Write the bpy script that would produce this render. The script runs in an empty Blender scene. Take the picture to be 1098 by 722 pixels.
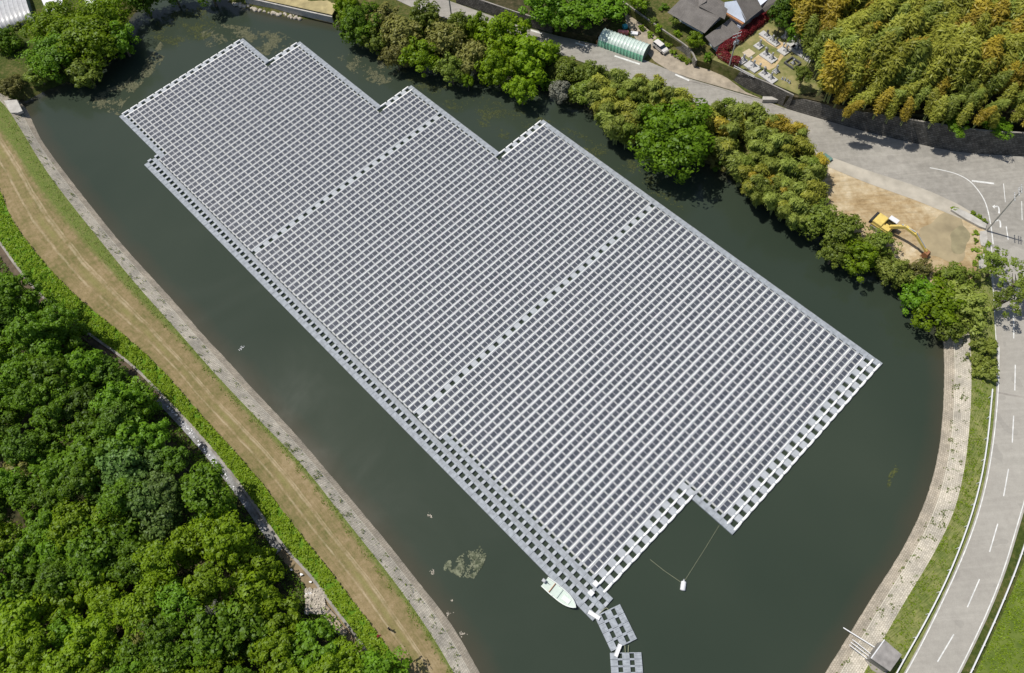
import bpy, bmesh, math, random
import numpy as np
from mathutils import Vector, Matrix
from mathutils.geometry import tessellate_polygon
R = math.radians
random.seed(7); rng = np.random.default_rng(7)
sc = bpy.context.scene
C = sc.collection

# ------------------------------------------------------------------ camera (a drone 124 m above the pond)
FPX, PITCH, ROLL = 812.258, R(27.9225), R(-5.3796)
HC = 124.35
W0, H0 = 1098.0, 722.0
fw = Vector((0, math.sin(PITCH), -math.cos(PITCH)))
up0 = Vector((0, math.cos(PITCH), math.sin(PITCH)))
rt0 = Vector((1, 0, 0))
rt = rt0*math.cos(ROLL) + up0*math.sin(ROLL)
up = -rt0*math.sin(ROLL) + up0*math.cos(ROLL)
cam = bpy.data.cameras.new('camera'); co = bpy.data.objects.new('camera', cam); C.objects.link(co)
m = Matrix((rt, up, -fw)).transposed().to_4x4(); m.translation = Vector((0, 0, HC)); co.matrix_world = m
cam.sensor_fit = 'HORIZONTAL'; cam.sensor_width = 36.0; cam.lens = FPX/W0*36.0
cam.clip_start = 0.5; cam.clip_end = 5000
sc.camera = co

# ------------------------------------------------------------------ sky, sun, exposure
SUN_AZ, SUN_EL = 151.7, 63.0           # direction towards the sun, ccw from +X
sd = Vector((math.cos(R(SUN_AZ))*math.cos(R(SUN_EL)), math.sin(R(SUN_AZ))*math.cos(R(SUN_EL)), math.sin(R(SUN_EL))))
w = bpy.data.worlds.new('World'); sc.world = w; w.use_nodes = True
nt = w.node_tree; nt.nodes.clear()
sky = nt.nodes.new('ShaderNodeTexSky'); sky.sky_type = 'NISHITA'; sky.sun_disc = False
sky.sun_elevation = R(SUN_EL); sky.sun_rotation = math.atan2(sd.x, sd.y)
sky.dust_density = 1.5; sky.air_density = 1.0
bg = nt.nodes.new('ShaderNodeBackground'); bg.inputs['Strength'].default_value = 0.095
wo = nt.nodes.new('ShaderNodeOutputWorld')
nt.links.new(sky.outputs[0], bg.inputs[0]); nt.links.new(bg.outputs[0], wo.inputs[0])
sl = bpy.data.lights.new('sun', 'SUN'); sl.energy = 4.3; sl.angle = R(0.53); sl.color = (1.0, 0.955, 0.88)
so = bpy.data.objects.new('sun', sl); C.objects.link(so); so.rotation_euler = sd.to_track_quat('Z', 'Y').to_euler()
so.location = (-80, 60, 90)
sc.view_settings.view_transform = 'Standard'; sc.view_settings.look = 'None'
sc.view_settings.exposure = 0.0; sc.view_settings.gamma = 1.0
try: sc.view_settings.use_curve_mapping = False
except Exception: pass

# ------------------------------------------------------------------ helpers
def at(px, py, z=0.0):
    d = rt*((px-W0/2)/FPX) + up*((H0/2-py)/FPX) + fw
    t = (HC-z)/-d.z
    return Vector((d.x*t, d.y*t, z))
def topix(P):
    d = Vector(P)-Vector((0, 0, HC)); c = d.dot(fw)
    return W0/2+FPX*d.dot(rt)/c, H0/2-FPX*d.dot(up)/c

def tag(o, label=None, cat=None, group=None, kind=None):
    if label: o['label'] = label
    if cat: o['category'] = cat
    if group: o['group'] = group
    if kind: o['kind'] = kind
    return o
def thing(name, loc, rz=0.0, label=None, cat=None, group=None):
    o = bpy.data.objects.new(name, None); C.objects.link(o); o.location = loc; o.rotation_euler = (0, 0, rz)
    o.empty_display_size = 0.5
    return tag(o, label, cat, group)

class MB:
    """collects shapes and links them as one mesh object"""
    def __init__(s): s.v = []; s.f = []; s.m = []; s.uv = None; s.smooth = False
    def quad(s, a, b, c, d, mi=0):
        n = len(s.v); s.v += [tuple(a), tuple(b), tuple(c), tuple(d)]; s.f.append((n, n+1, n+2, n+3)); s.m.append(mi)
    def poly(s, pts, mi=0):
        n = len(s.v); s.v += [tuple(p) for p in pts]; s.f.append(tuple(range(n, n+len(pts)))); s.m.append(mi)
    def hexa(s, p, mi=0):      # p: 4 bottom, 4 top (ccw)
        n = len(s.v); s.v += [tuple(q) for q in p]
        for f in ((3, 2, 1, 0), (4, 5, 6, 7), (0, 1, 5, 4), (1, 2, 6, 5), (2, 3, 7, 6), (3, 0, 4, 7)):
            s.f.append(tuple(n+i for i in f)); s.m.append(mi)
    def box(s, x0, x1, y0, y1, z0, z1, mi=0, b=0.0):
        if b <= 0:
            s.hexa([(x0, y0, z0), (x1, y0, z0), (x1, y1, z0), (x0, y1, z0), (x0, y0, z1), (x1, y0, z1), (x1, y1, z1), (x0, y1, z1)], mi)
        else:
            n = len(s.v)
            for (z, k) in ((z0, 0), (z1-b, 0), (z1, b)):
                s.v += [(x0+k, y0+k, z), (x1-k, y0+k, z), (x1-k, y1-k, z), (x0+k, y1-k, z)]
            for r in (0, 4):
                for i in range(4):
                    j = (i+1) % 4; s.f.append((n+r+i, n+r+j, n+r+4+j, n+r+4+i)); s.m.append(mi)
            s.f.append((n+8, n+9, n+10, n+11)); s.m.append(mi)
            s.f.append((n+3, n+2, n+1, n)); s.m.append(mi)
    def tube(s, pts, rad, n=6, mi=0, cap=True):
        pts = [Vector(p) for p in pts]
        rads = rad if isinstance(rad, (list, tuple)) else [rad]*len(pts)
        base = len(s.v)
        for i, p in enumerate(pts):
            d = (pts[min(i+1, len(pts)-1)]-pts[max(i-1, 0)])
            if d.length < 1e-6: d = Vector((0, 0, 1))
            d.normalize()
            a = d.cross(Vector((0, 0, 1)))
            if a.length < 0.05: a = d.cross(Vector((0, 1, 0)))
            a.normalize(); b = d.cross(a)
            for k in range(n):
                t = 2*math.pi*k/n
                s.v.append(tuple(p+(a*math.cos(t)+b*math.sin(t))*rads[i]))
        for i in range(len(pts)-1):
            for k in range(n):
                k2 = (k+1) % n
                s.f.append((base+i*n+k, base+i*n+k2, base+(i+1)*n+k2, base+(i+1)*n+k)); s.m.append(mi)
        if cap:
            s.f.append(tuple(base+k for k in range(n))); s.m.append(mi)
            s.f.append(tuple(base+(len(pts)-1)*n+k for k in reversed(range(n)))); s.m.append(mi)
    def bar(s, a, b, wd, hg, mi=0):      # box beam from a to b
        a = Vector(a); b = Vector(b); d = (b-a).normalized()
        x = d.cross(Vector((0, 0, 1)))
        if x.length < 0.05: x = Vector((1, 0, 0))
        x.normalize(); z = x.cross(d).normalized()
        x *= wd/2; z *= hg/2
        s.hexa([a-x-z, b-x-z, b+x-z, a+x-z, a-x+z, b-x+z, b+x+z, a+x+z][0:8], mi)
    def prism(s, pts, z0, z1, mi=0, side=None):   # pts: 2d outline
        pts = [Vector((p[0], p[1], 0)) for p in pts]
        ar = sum(pts[i].x*pts[(i+1) % len(pts)].y-pts[(i+1) % len(pts)].x*pts[i].y for i in range(len(pts)))
        if ar < 0: pts.reverse()
        n = len(s.v); N = len(pts)
        s.v += [(p.x, p.y, z1) for p in pts]; s.v += [(p.x, p.y, z0) for p in pts]
        for t in tessellate_polygon([pts]):
            a, b, c = (pts[i] for i in t)
            if (b-a).cross(c-a).z < 0: t = t[::-1]
            s.f.append(tuple(n+i for i in t)); s.m.append(mi)
        for i in range(N):
            j = (i+1) % N; s.f.append((n+N+i, n+N+j, n+j, n+i)); s.m.append(mi if side is None else side)
    def build(s, name, mats, parent=None, smooth=False):
        me = bpy.data.meshes.new(name); me.from_pydata(s.v, [], s.f)
        if not isinstance(mats, (list, tuple)): mats = [mats]
        for k in mats: me.materials.append(k)
        if len(mats) > 1: me.polygons.foreach_set('material_index', s.m)
        if smooth: me.polygons.foreach_set('use_smooth', [True]*len(s.f))
        if s.uv is not None:
            l = me.uv_layers.new(name='UVMap')
            idx = np.empty(len(me.loops), dtype=np.int32); me.loops.foreach_get('vertex_index', idx)
            l.data.foreach_set('uv', np.asarray(s.uv, dtype=np.float32)[idx].ravel())
        me.update()
        o = bpy.data.objects.new(name, me); C.objects.link(o)
        if parent: o.parent = parent
        return o

def resample(pts, n):
    P = np.array([tuple(p) for p in pts], float)
    # smooth with chaikin
    for _ in range(2):
        Q = [P[0]]
        for i in range(len(P)-1):
            Q += [P[i]*.75+P[i+1]*.25, P[i]*.25+P[i+1]*.75]
        Q.append(P[-1]); P = np.array(Q)
    d = np.r_[0, np.cumsum(np.linalg.norm(np.diff(P[:, :2], axis=0), axis=1))]
    t = np.linspace(0, d[-1], n)
    return np.stack([np.interp(t, d, P[:, k]) for k in range(P.shape[1])], 1), t

def strip(name, A, B, mat, nx=6, n=160, bump=0.0, parent=None, prof=None):
    """surface between two 3d polylines; uv = (fraction across, metres along)"""
    a, ta = resample(A, n); b, tb = resample(B, n)
    s = MB(); s.uv = []
    for i in range(n):
        for j in range(nx+1):
            q = j/nx; p = a[i]*(1-q)+b[i]*q
            if prof: p[2] += prof(q)
            if bump and 0 < j < nx: p[2] += (rng.random()-.5)*bump
            s.v.append(tuple(p)); s.uv.append((q, (ta[i]+tb[i])/2))
    for i in range(n-1):
        for j in range(nx):
            k = i*(nx+1)+j
            s.f.append((k, k+nx+1, k+nx+2, k+1)); s.m.append(0)
    # make normals point up
    f = s.f[0]; p = [Vector(s.v[i]) for i in f]
    if (p[1]-p[0]).cross(p[2]-p[0]).z < 0: s.f = [q[::-1] for q in s.f]
    return s.build(name, mat, parent)

# ------------------------------------------------------------------ materials
class NT:
    def __init__(s, name):
        s.mat = bpy.data.materials.new(name); s.mat.use_nodes = True; s.t = s.mat.node_tree; s.t.nodes.clear()
        s.out = s.t.nodes.new('ShaderNodeOutputMaterial')
    def n(s, kind, **kw):
        nd = s.t.nodes.new(kind)
        for k, v in kw.items():
            if k in nd.inputs: nd.inputs[k].default_value = v
            else: setattr(nd, k, v)
        return nd
    def l(s, a, b): s.t.links.new(a, b)
    def pos(s): return s.n('ShaderNodeNewGeometry').outputs['Position']
    def noise(s, scale, detail=4, rough=.55, vec=None, dist=0.0):
        nd = s.n('ShaderNodeTexNoise'); nd.inputs['Scale'].default_value = scale; nd.inputs['Detail'].default_value = detail
        nd.inputs['Roughness'].default_value = rough; nd.inputs['Distortion'].default_value = dist
        s.l(vec if vec is not None else s.pos(), nd.inputs['Vector']); return nd.outputs['Fac']
    def ramp(s, fac, stops, interp='LINEAR'):
        nd = s.n('ShaderNodeValToRGB'); e = nd.color_ramp.elements; nd.color_ramp.interpolation = interp
        while len(e) < len(stops): e.new(0.5)
        for k, (p, c) in enumerate(stops):
            e[k].position = p; e[k].color = (*c, 1) if len(c) == 3 else c
        s.l(fac, nd.inputs[0]); return nd.outputs[0]
    def grey(s, fac, a, b, va=0.0, vb=1.0):
        nd = s.n('ShaderNodeMapRange'); nd.inputs[1].default_value = a; nd.inputs[2].default_value = b
        nd.inputs[3].default_value = va; nd.inputs[4].default_value = vb; s.l(fac, nd.inputs[0]); return nd.outputs[0]
    def mix(s, fac, a, b, mode='MIX'):
        nd = s.n('ShaderNodeMix', data_type='RGBA', blend_type=mode)
        for sock, v in ((nd.inputs[0], fac), (nd.inputs[6], a), (nd.inputs[7], b)):
            if hasattr(v, 'is_output') or hasattr(v, 'links'): s.l(v, sock)
            elif isinstance(v, (int, float)): sock.default_value = v
            else: sock.default_value = (*v, 1)
        return nd.outputs[2]
    def math(s, op, a, b=0.0):
        nd = s.n('ShaderNodeMath', operation=op)
        for k, v in ((0, a), (1, b)):
            if hasattr(v, 'links'): s.l(v, nd.inputs[k])
            else: nd.inputs[k].default_value = v
        return nd.outputs[0]
    def bsdf(s, col, rough=.8, bump=None, bs=.3, bd=.05, spec=.3, metal=0.0, **kw):
        b = s.n('ShaderNodeBsdfPrincipled')
        if hasattr(col, 'links'): s.l(col, b.inputs['Base Color'])
        else: b.inputs['Base Color'].default_value = (*col, 1)
        if hasattr(rough, 'links'): s.l(rough, b.inputs['Roughness'])
        else: b.inputs['Roughness'].default_value = rough
        b.inputs['Specular IOR Level'].default_value = spec; b.inputs['Metallic'].default_value = metal
        for k, v in kw.items(): b.inputs[k].default_value = v
        if bump is not None:
            bn = s.n('ShaderNodeBump'); bn.inputs['Strength'].default_value = bs; bn.inputs['Distance'].default_value = bd
            s.l(bump, bn.inputs['Height']); s.l(bn.outputs[0], b.inputs['Normal'])
        s.l(b.outputs[0], s.out.inputs[0]); return s.mat

def plain(name, col, rough=.6, var=.12, scale=1.5, spec=.3, metal=0.0):
    t = NT(name); f = t.noise(scale, 5)
    c = t.ramp(f, [(.3, tuple(x*(1-var) for x in col)), (.7, tuple(min(1, x*(1+var)) for x in col))])
    return t.bsdf(c, rough, spec=spec, metal=metal)

def foliage(name, dark, light, trans=.35, hue=.04):
    t = NT(name)
    oi = t.n('ShaderNodeObjectInfo')
    tc = t.n('ShaderNodeTexCoord').outputs['Object']
    f = t.noise(2.2, 3, .6, tc); f2 = t.noise(14.0, 2, .5, tc)
    f = t.math('ADD', t.math('MULTIPLY', f, .7), t.math('MULTIPLY', f2, .35))
    f = t.math('ADD', f, t.math('MULTIPLY', t.math('SUBTRACT', oi.outputs['Random'], .5), .25))
    c = t.ramp(f, [(.3, dark), (.72, light)])
    hs = t.n('ShaderNodeHueSaturation'); t.l(c, hs.inputs['Color'])
    t.l(t.grey(oi.outputs['Random'], 0, 1, .5-hue*.75, .5), hs.inputs['Hue'])
    d = t.n('ShaderNodeBsdfDiffuse'); t.l(hs.outputs[0], d.inputs[0])
    tr = t.n('ShaderNodeBsdfTranslucent'); t.l(t.mix(1.0, hs.outputs[0], (1.0, 1.05, .55), 'MULTIPLY'), tr.inputs[0])
    mx = t.n('ShaderNodeMixShader'); mx.inputs[0].default_value = trans
    t.l(d.outputs[0], mx.inputs[1]); t.l(tr.outputs[0], mx.inputs[2])
    gl = t.n('ShaderNodeBsdfGlossy'); gl.inputs['Roughness'].default_value = .45; gl.inputs[0].default_value = (.9, .95, 1, 1)
    m2 = t.n('ShaderNodeMixShader'); m2.inputs[0].default_value = .012
    t.l(mx.outputs[0], m2.inputs[1]); t.l(gl.outputs[0], m2.inputs[2])
    t.l(m2.outputs[0], t.out.inputs[0]); return t.mat

F = {
 'wood':   foliage('wood_leaves', (.062, .135, .007), (.185, .36, .018), .42, .02),
 'dense':  foliage('dense_leaves', (.044, .09, .008), (.13, .25, .018), .38, .02),
 'bright': foliage('bright_leaves', (.10, .185, .006), (.27, .42, .014), .45, .02),
 'round':  foliage('round_tree_leaves', (.060, .12, .006), (.175, .30, .012), .4, .0),
 'blue':   foliage('bluish_leaves', (.06, .12, .025), (.16, .29, .06), .35),
 'olive':  foliage('olive_leaves', (.075, .125, .014), (.24, .32, .045), .35, .025),
 'brown':  foliage('brownish_leaves', (.10, .105, .026), (.28, .28, .07), .3, .02),
 'bamboo': foliage('bamboo_leaves', (.17, .20, .022), (.45, .47, .075), .38, .02),
 'gold':   foliage('golden_bamboo_leaves', (.22, .18, .020), (.56, .45, .055), .38, .012),
 'bambgr': foliage('green_bamboo_leaves', (.12, .17, .022), (.36, .43, .085), .38, .02),
 'red':    foliage('red_leaves', (.13, .014, .018), (.40, .05, .06), .3, .0),
 'weed':   foliage('weed_leaves', (.10, .175, .010), (.26, .38, .022), .35, .02),
 'dry':    foliage('dry_twigs', (.11, .115, .08), (.22, .22, .17), .1, .0),
}
bark = plain('bark', (.14, .11, .08), .9, .3, 3)
pale_bark = plain('pale_bark', (.36, .33, .28), .9, .25, 3)
culm = plain('bamboo_culm', (.20, .24, .08), .6, .25, 1)

def m_ground():
    t = NT('grass_ground'); p = t.pos()
    f = t.noise(.12, 6, .6, p); g = t.noise(1.7, 5, .65, p); h = t.noise(7, 3, .6, p)
    c = t.ramp(t.math('ADD', t.math('MULTIPLY', f, .5), t.math('MULTIPLY', g, .5)),
               [(.36, (.05, .075, .018)), (.47, (.09, .115, .03)), (.56, (.16, .15, .06)), (.68, (.26, .21, .12))])
    c = t.mix(.5, c, t.ramp(h, [(.3, (.05, .07, .02)), (.7, (.22, .22, .1))]), 'SOFT_LIGHT')
    return t.bsdf(c, .95, h, .6, .15, .1)
def m_forest_floor():
    t = NT('forest_floor'); g = t.noise(.8, 6, .65)
    return t.bsdf(t.ramp(g, [(.35, (.03, .035, .015)), (.55, (.07, .06, .03)), (.7, (.12, .10, .06))]), .95, g, .6, .2, .1)
def m_crest():
    t = NT('embankment_crest'); uv = t.n('ShaderNodeUVMap').outputs[0]
    sx = t.n('ShaderNodeSeparateXYZ'); t.l(uv, sx.inputs[0]); U = t.math('SUBTRACT', 1.0, sx.outputs[0])
    f = t.noise(.16, 6, .6); g = t.noise(1.1, 6, .7); h = t.noise(6, 4, .7)
    # streaks that run along the crest
    mp = t.n('ShaderNodeMapping'); mp.inputs['Scale'].default_value = (26, .10, 1); t.l(uv, mp.inputs[0])
    st = t.noise(1.0, 5, .6, mp.outputs[0])
    k = t.math('ADD', t.math('MULTIPLY', f, .4), t.math('ADD', t.math('MULTIPLY', g, .40), t.math('MULTIPLY', st, .20)))
    base = t.ramp(k, [(.38, (.12, .12, .04)), (.47, (.19, .155, .07)), (.55, (.25, .19, .10)), (.68, (.33, .26, .155))])
    wob = t.math('ADD', t.math('MULTIPLY', t.math('SUBTRACT', t.noise(.05, 2), .5), .16), t.math('MULTIPLY', t.math('SUBTRACT', t.noise(.9, 3), .5), .035))
    Uw = t.math('ADD', U, wob)
    tr = None
    for c0, wd in ((.30, .028), (.52, .035), (.57, .02)):
        d = t.math('ABSOLUTE', t.math('SUBTRACT', Uw, c0)); b = t.grey(d, wd, wd*.3)
        tr = b if tr is None else t.math('MAXIMUM', tr, b)
    tr = t.math('MULTIPLY', tr, t.grey(t.noise(.35, 5, .7), .36, .62))
    base = t.mix(t.math('MULTIPLY', tr, .6), base, (.44, .36, .24))
    mid = t.math('MULTIPLY', t.grey(t.math('ABSOLUTE', t.math('SUBTRACT', Uw, .42)), .10, .02), t.grey(f, .42, .6))
    base = t.mix(t.math('MULTIPLY', mid, .6), base, (.19, .19, .06))
    # green verge beside the revetment, wider towards the far end
    sy = sx.outputs[1]
    edge = t.math('ADD', t.grey(sy, 0, 100, .55, .90), t.math('MULTIPLY', t.math('SUBTRACT', g, .5), .22))
    vm = t.grey(t.math('SUBTRACT', U, edge), -.05, .06)
    gr = t.ramp(h, [(.3, (.06, .085, .02)), (.7, (.17, .21, .05))])
    base = t.mix(t.math('MULTIPLY', vm, t.grey(g, .33, .5, .45, 1.0)), base, gr)
    base = t.mix(.35, base, t.ramp(h, [(.3, (.3, .3, .3)), (.7, (.7, .7, .7))]), 'OVERLAY')
    return t.bsdf(base, .95, h, .5, .08, .1)
def m_revet():
    t = NT('concrete_block_revetment'); uv = t.n('ShaderNodeUVMap').outputs[0]
    mp = t.n('ShaderNodeMapping'); mp.inputs['Scale'].default_value = (4.9, 1, 1); t.l(uv, mp.inputs[0])
    # swap so that courses run along the shore
    sx = t.n('ShaderNodeSeparateXYZ'); t.l(mp.outputs[0], sx.inputs[0])
    cb = t.n('ShaderNodeCombineXYZ'); t.l(sx.outputs[1], cb.inputs[0]); t.l(sx.outputs[0], cb.inputs[1])
    br = t.n('ShaderNodeTexBrick'); dn = t.n('ShaderNodeTexNoise'); dn.inputs['Scale'].default_value = .8; t.l(t.pos(), dn.inputs['Vector']); va = t.n('ShaderNodeVectorMath', operation='SCALE'); va.inputs['Scale'].default_value = .22; t.l(dn.outputs['Color'], va.inputs[0]); vb = t.n('ShaderNodeVectorMath', operation='ADD'); t.l(cb.outputs[0], vb.inputs[0]); t.l(va.outputs[0], vb.inputs[1]); t.l(vb.outputs[0], br.inputs['Vector'])
    br.inputs['Color1'].default_value = (.39, .365, .315, 1); br.inputs['Color2'].default_value = (.50, .47, .41, 1)
    br.inputs['Mortar'].default_value = (.32, .295, .245, 1); br.inputs['Scale'].default_value = 1
    br.inputs['Mortar Size'].default_value = .03; br.inputs['Mortar Smooth'].default_value = .3
    br.inputs['Brick Width'].default_value = .40; br.inputs['Row Height'].default_value = .30
    f = t.noise(.35, 5, .6); g = t.noise(2.5, 5, .7); h = t.noise(.9, 4, .7)
    U = t.n('ShaderNodeSeparateXYZ'); t.l(uv, U.inputs[0]); u = U.outputs[0]
    # the lower courses are darker with damp and slime; the upper ones dry and bleached
    c = t.mix(t.grey(u, .52, .46), br.outputs[0], t.mix(.8, br.outputs[0], (.78, .74, .70), 'MULTIPLY'))
    c = t.mix(.6, c, t.ramp(f, [(.35, (.32, .31, .29)), (.65, (.68, .65, .60))]), 'OVERLAY')
    c = t.mix(t.math('MULTIPLY', t.grey(g, .57, .7), .5), c, (.20, .19, .14))
    c = t.mix(t.math('MULTIPLY', t.grey(h, .62, .68), t.grey(u, .25, .5)), c, (.12, .15, .05))
    c = t.mix(t.grey(t.math('ADD', u, t.math('MULTIPLY', f, .05)), .13, .03), c, (.10, .075, .045))
    c = t.mix(t.math('MULTIPLY', t.grey(t.math('ABSOLUTE', t.math('SUBTRACT', u, .49)), .014, .006), .7), c, (.60, .56, .46))
    bp = t.math('ADD', br.outputs['Fac'], t.math('MULTIPLY', g, -.6))
    return t.bsdf(c, .9, bp, -.8 if False else .6, -.06, .15)
def m_water():
    t = NT('pond_water'); p = t.pos()
    f = t.noise(.02, 3, .5, p)
    c = t.ramp(f, [(.3, (.028, .040, .027)), (.7, (.041, .053, .036))])
    da = t.n('ShaderNodeAttribute', attribute_name='depth').outputs['Fac']
    sh = t.math('ADD', da, t.math('MULTIPLY', t.math('SUBTRACT', t.noise(.12, 3), .5), 3.0))
    c = t.mix(t.grey(sh, 3.0, -1.0, 0, .6), c, (.065, .050, .032))
    bm = t.noise(1.6, 4, .6, p)
    r_ = t.noise(.035, 4, .6, p, 1.5)
    return t.bsdf(c, t.grey(r_, .35, .65, .10, .19), bm, .05, .05, .5, IOR=1.33)
def m_asphalt(name, a, b, streak=False):
    t = NT(name); f = t.noise(.07, 5, .6); g = t.noise(.9, 5, .6); h = t.noise(14, 2, .6)
    k = t.math('ADD', t.math('MULTIPLY', f, .55), t.math('MULTIPLY', g, .45))
    c = t.ramp(k, [(.36, a), (.64, b)])
    c = t.mix(.25, c, t.ramp(h, [(.3, (.3, .3, .3)), (.7, (.7, .7, .7))]), 'OVERLAY')
    mp = t.n('ShaderNodeMapping'); mp.inputs['Rotation'].default_value = (0, 0, .42 if name == 'old_asphalt' else -1.35); mp.inputs['Scale'].default_value = (.05, .9, 1); t.l(t.pos(), mp.inputs[0])
    st = t.noise(1.0, 4, .6, mp.outputs[0], 1.2)
    c = t.mix(.26 if name == 'old_asphalt' else .16, c, t.ramp(st, [(.36, (.34, .34, .34)), (.64, (.64, .64, .64))]), 'OVERLAY')
    pt = t.noise(.33, 1, .3)
    c = t.mix(t.math('MULTIPLY', t.grey(pt, .66, .67), .25), c, (.20, .19, .17))
    return t.bsdf(c, .9, h, .2, .01, .2)
def m_dirt():
    t = NT('bare_dirt'); f = t.noise(.10, 5, .65, dist=1.0); g = t.noise(1.0, 6, .7); h = t.noise(6, 3, .7)
    k = t.math('ADD', t.math('MULTIPLY', f, .65), t.math('MULTIPLY', g, .35))
    c = t.ramp(k, [(.34, (.24, .165, .08)), (.45, (.36, .265, .145)), (.54, (.45, .36, .225)), (.66, (.56, .48, .34))])
    rt_ = t.n('ShaderNodeMapping'); rt_.inputs['Rotation'].default_value = (0, 0, .55); rt_.inputs['Scale'].default_value = (.12, 1.6, 1); t.l(t.pos(), rt_.inputs[0])
    c = t.mix(.35, c, t.ramp(t.noise(1.0, 4, .7, rt_.outputs[0], .6), [(.35, (.3, .3, .3)), (.65, (.7, .7, .7))]), 'OVERLAY')
    return t.bsdf(c, .95, h, .5, .06, .1)
def m_cover(name, a, b, s=2.0):
    t = NT(name); g = t.noise(s, 5, .7); h = t.noise(.2, 4, .6)
    c = t.ramp(t.math('ADD', t.math('MULTIPLY', g, .6), t.math('MULTIPLY', h, .4)), [(.36, a), (.64, b)])
    return t.bsdf(c, .95, g, .8, .25, .1)
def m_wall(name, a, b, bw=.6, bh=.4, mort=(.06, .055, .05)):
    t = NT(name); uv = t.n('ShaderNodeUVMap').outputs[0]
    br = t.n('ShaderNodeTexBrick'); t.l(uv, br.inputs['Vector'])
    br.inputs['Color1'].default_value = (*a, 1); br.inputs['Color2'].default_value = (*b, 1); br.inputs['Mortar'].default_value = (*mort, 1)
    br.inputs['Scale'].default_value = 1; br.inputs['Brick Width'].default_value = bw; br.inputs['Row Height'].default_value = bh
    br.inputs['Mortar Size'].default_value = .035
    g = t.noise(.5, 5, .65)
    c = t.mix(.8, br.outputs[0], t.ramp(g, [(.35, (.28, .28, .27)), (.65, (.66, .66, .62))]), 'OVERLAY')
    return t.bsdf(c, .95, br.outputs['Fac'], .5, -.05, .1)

MT = dict(
 ground=m_ground(), floor=m_forest_floor(), crest=m_crest(), revet=m_revet(), water=m_water(),
 asphalt=m_asphalt('road_asphalt', (.31, .29, .255), (.38, .36, .315)), old=m_asphalt('old_asphalt', (.25, .235, .205), (.36, .34, .30)),
 dirt=m_dirt(), cover=m_cover('lush_cover', (.05, .11, .01), (.14, .27, .02)), lawn=m_cover('bright_lawn', (.07, .11, .018), (.17, .21, .045), .5),
 verge=m_cover('verge_grass', (.09, .13, .025), (.24, .24, .09), .9),
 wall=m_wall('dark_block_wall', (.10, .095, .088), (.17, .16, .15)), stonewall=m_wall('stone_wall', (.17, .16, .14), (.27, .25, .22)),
 concrete=plain('concrete', (.42, .40, .36), .9, .2, .8), dconcrete=plain('stained_concrete', (.27, .25, .22), .9, .3, .6),
 paint=plain('road_paint', (.64, .64, .61), .75, .22, 1.3), white=plain('white_metal', (.68, .68, .68), .45, .04, 2, .5),
 steel=plain('galvanised_steel', (.42, .43, .44), .5, .1, 1.5, .5), dark=plain('dark_rubber', (.03, .03, .032), .8, .2),
 black=plain('black_cloth', (.015, .015, .017), .9, .2), glass=plain('dark_glass', (.02, .025, .03), .1, .1, 1, .6),
 float_=plain('grey_float', (.30, .325, .35), .65, .22, 1.4), floatw=plain('white_float', (.80, .80, .78), .5, .08, .6), floatm=plain('middle_float', (.37, .39, .41), .6, .12, 1),
 beige=plain('beige_float', (.41, .415, .40), .7, .08, 1), pipe=plain('cable_tray', (.26, .27, .29), .5, .1, 1),
 yellow=plain('yellow_paint', (.66, .50, .14), .45, .15, 1.2, .4), bucket=plain('rusty_steel', (.28, .13, .06), .7, .3, 2),
 hull=plain('boat_gelcoat', (.66, .69, .65), .35, .03, 1, .5), hullin=plain('boat_deck', (.50, .58, .52), .5, .04, 2),
 carwhite=plain('car_paint', (.64, .61, .57), .3, .03, 1, .5), granite=plain('grey_granite', (.36, .36, .36), .6, .2, 3),
 lgranite=plain('pale_granite', (.46, .45, .43), .7, .12, 3), dgranite=plain('dark_granite', (.10, .10, .10), .4, .2, 3),
 sand=plain('sandy_path', (.48, .36, .20), .95, .2, .9), plaster=plain('pale_plaster', (.62, .66, .74), .8, .06, 1),
 wood=plain('orange_timber', (.42, .20, .09), .7, .2, 2), skin=plain('skin', (.5, .32, .23), .6, .05), rope=plain('rope', (.27, .28, .18), .8, .1),
 rock=plain('pale_rock', (.42, .375, .31), .9, .3, 1.2), tealbox=plain('teal_box_paint', (.12, .22, .19), .6, .1), blue=plain('blue_plastic', (.05, .35, .45), .6, .1), pink=plain('faded_red_plastic', (.6, .2, .2), .6, .1),
 tarp=plain('white_sheeting', (.72, .72, .74), .5, .1, 1),
)
def m_roof():
    t = NT('grey_roof_tiles'); p = t.n('ShaderNodeUVMap').outputs[0]
    wv = t.n('ShaderNodeTexWave', wave_type='BANDS', bands_direction='X'); wv.inputs['Scale'].default_value = 1.1; t.l(p, wv.inputs['Vector'])
    wy = t.n('ShaderNodeTexWave', wave_type='BANDS', bands_direction='Y'); wy.inputs['Scale'].default_value = 1.3; t.l(p, wy.inputs['Vector'])
    g = t.noise(.5, 5, .6); h = t.noise(5, 4, .7)
    c = t.ramp(t.math('ADD', t.math('MULTIPLY', g, .5), t.math('MULTIPLY', h, .5)), [(.35, (.12, .108, .098)), (.65, (.235, .215, .195))])
    k = t.math('MULTIPLY', wv.outputs['Fac'], wy.outputs['Fac'])
    c = t.mix(t.grey(k, 0, .3, .45, 0), c, (.06, .055, .05))
    return t.bsdf(c, .75, k, .6, .05, .3)
MT['roof'] = m_roof()
def m_panel():
    t = NT('solar_cells'); g = t.noise(.25, 3, .5); h = t.noise(1.1, 2, .5)
    c = t.ramp(t.math('ADD', t.math('MULTIPLY', g, .5), t.math('MULTIPLY', h, .5)), [(.35, (.058, .065, .080)), (.65, (.088, .095, .112))])
    return t.bsdf(c, t.grey(h, .3, .7, .14, .24), spec=.5)
MT['panel'] = m_panel()
MT['frame'] = plain('aluminium_frame', (.58, .58, .58), .5, .05, 1)
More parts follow.
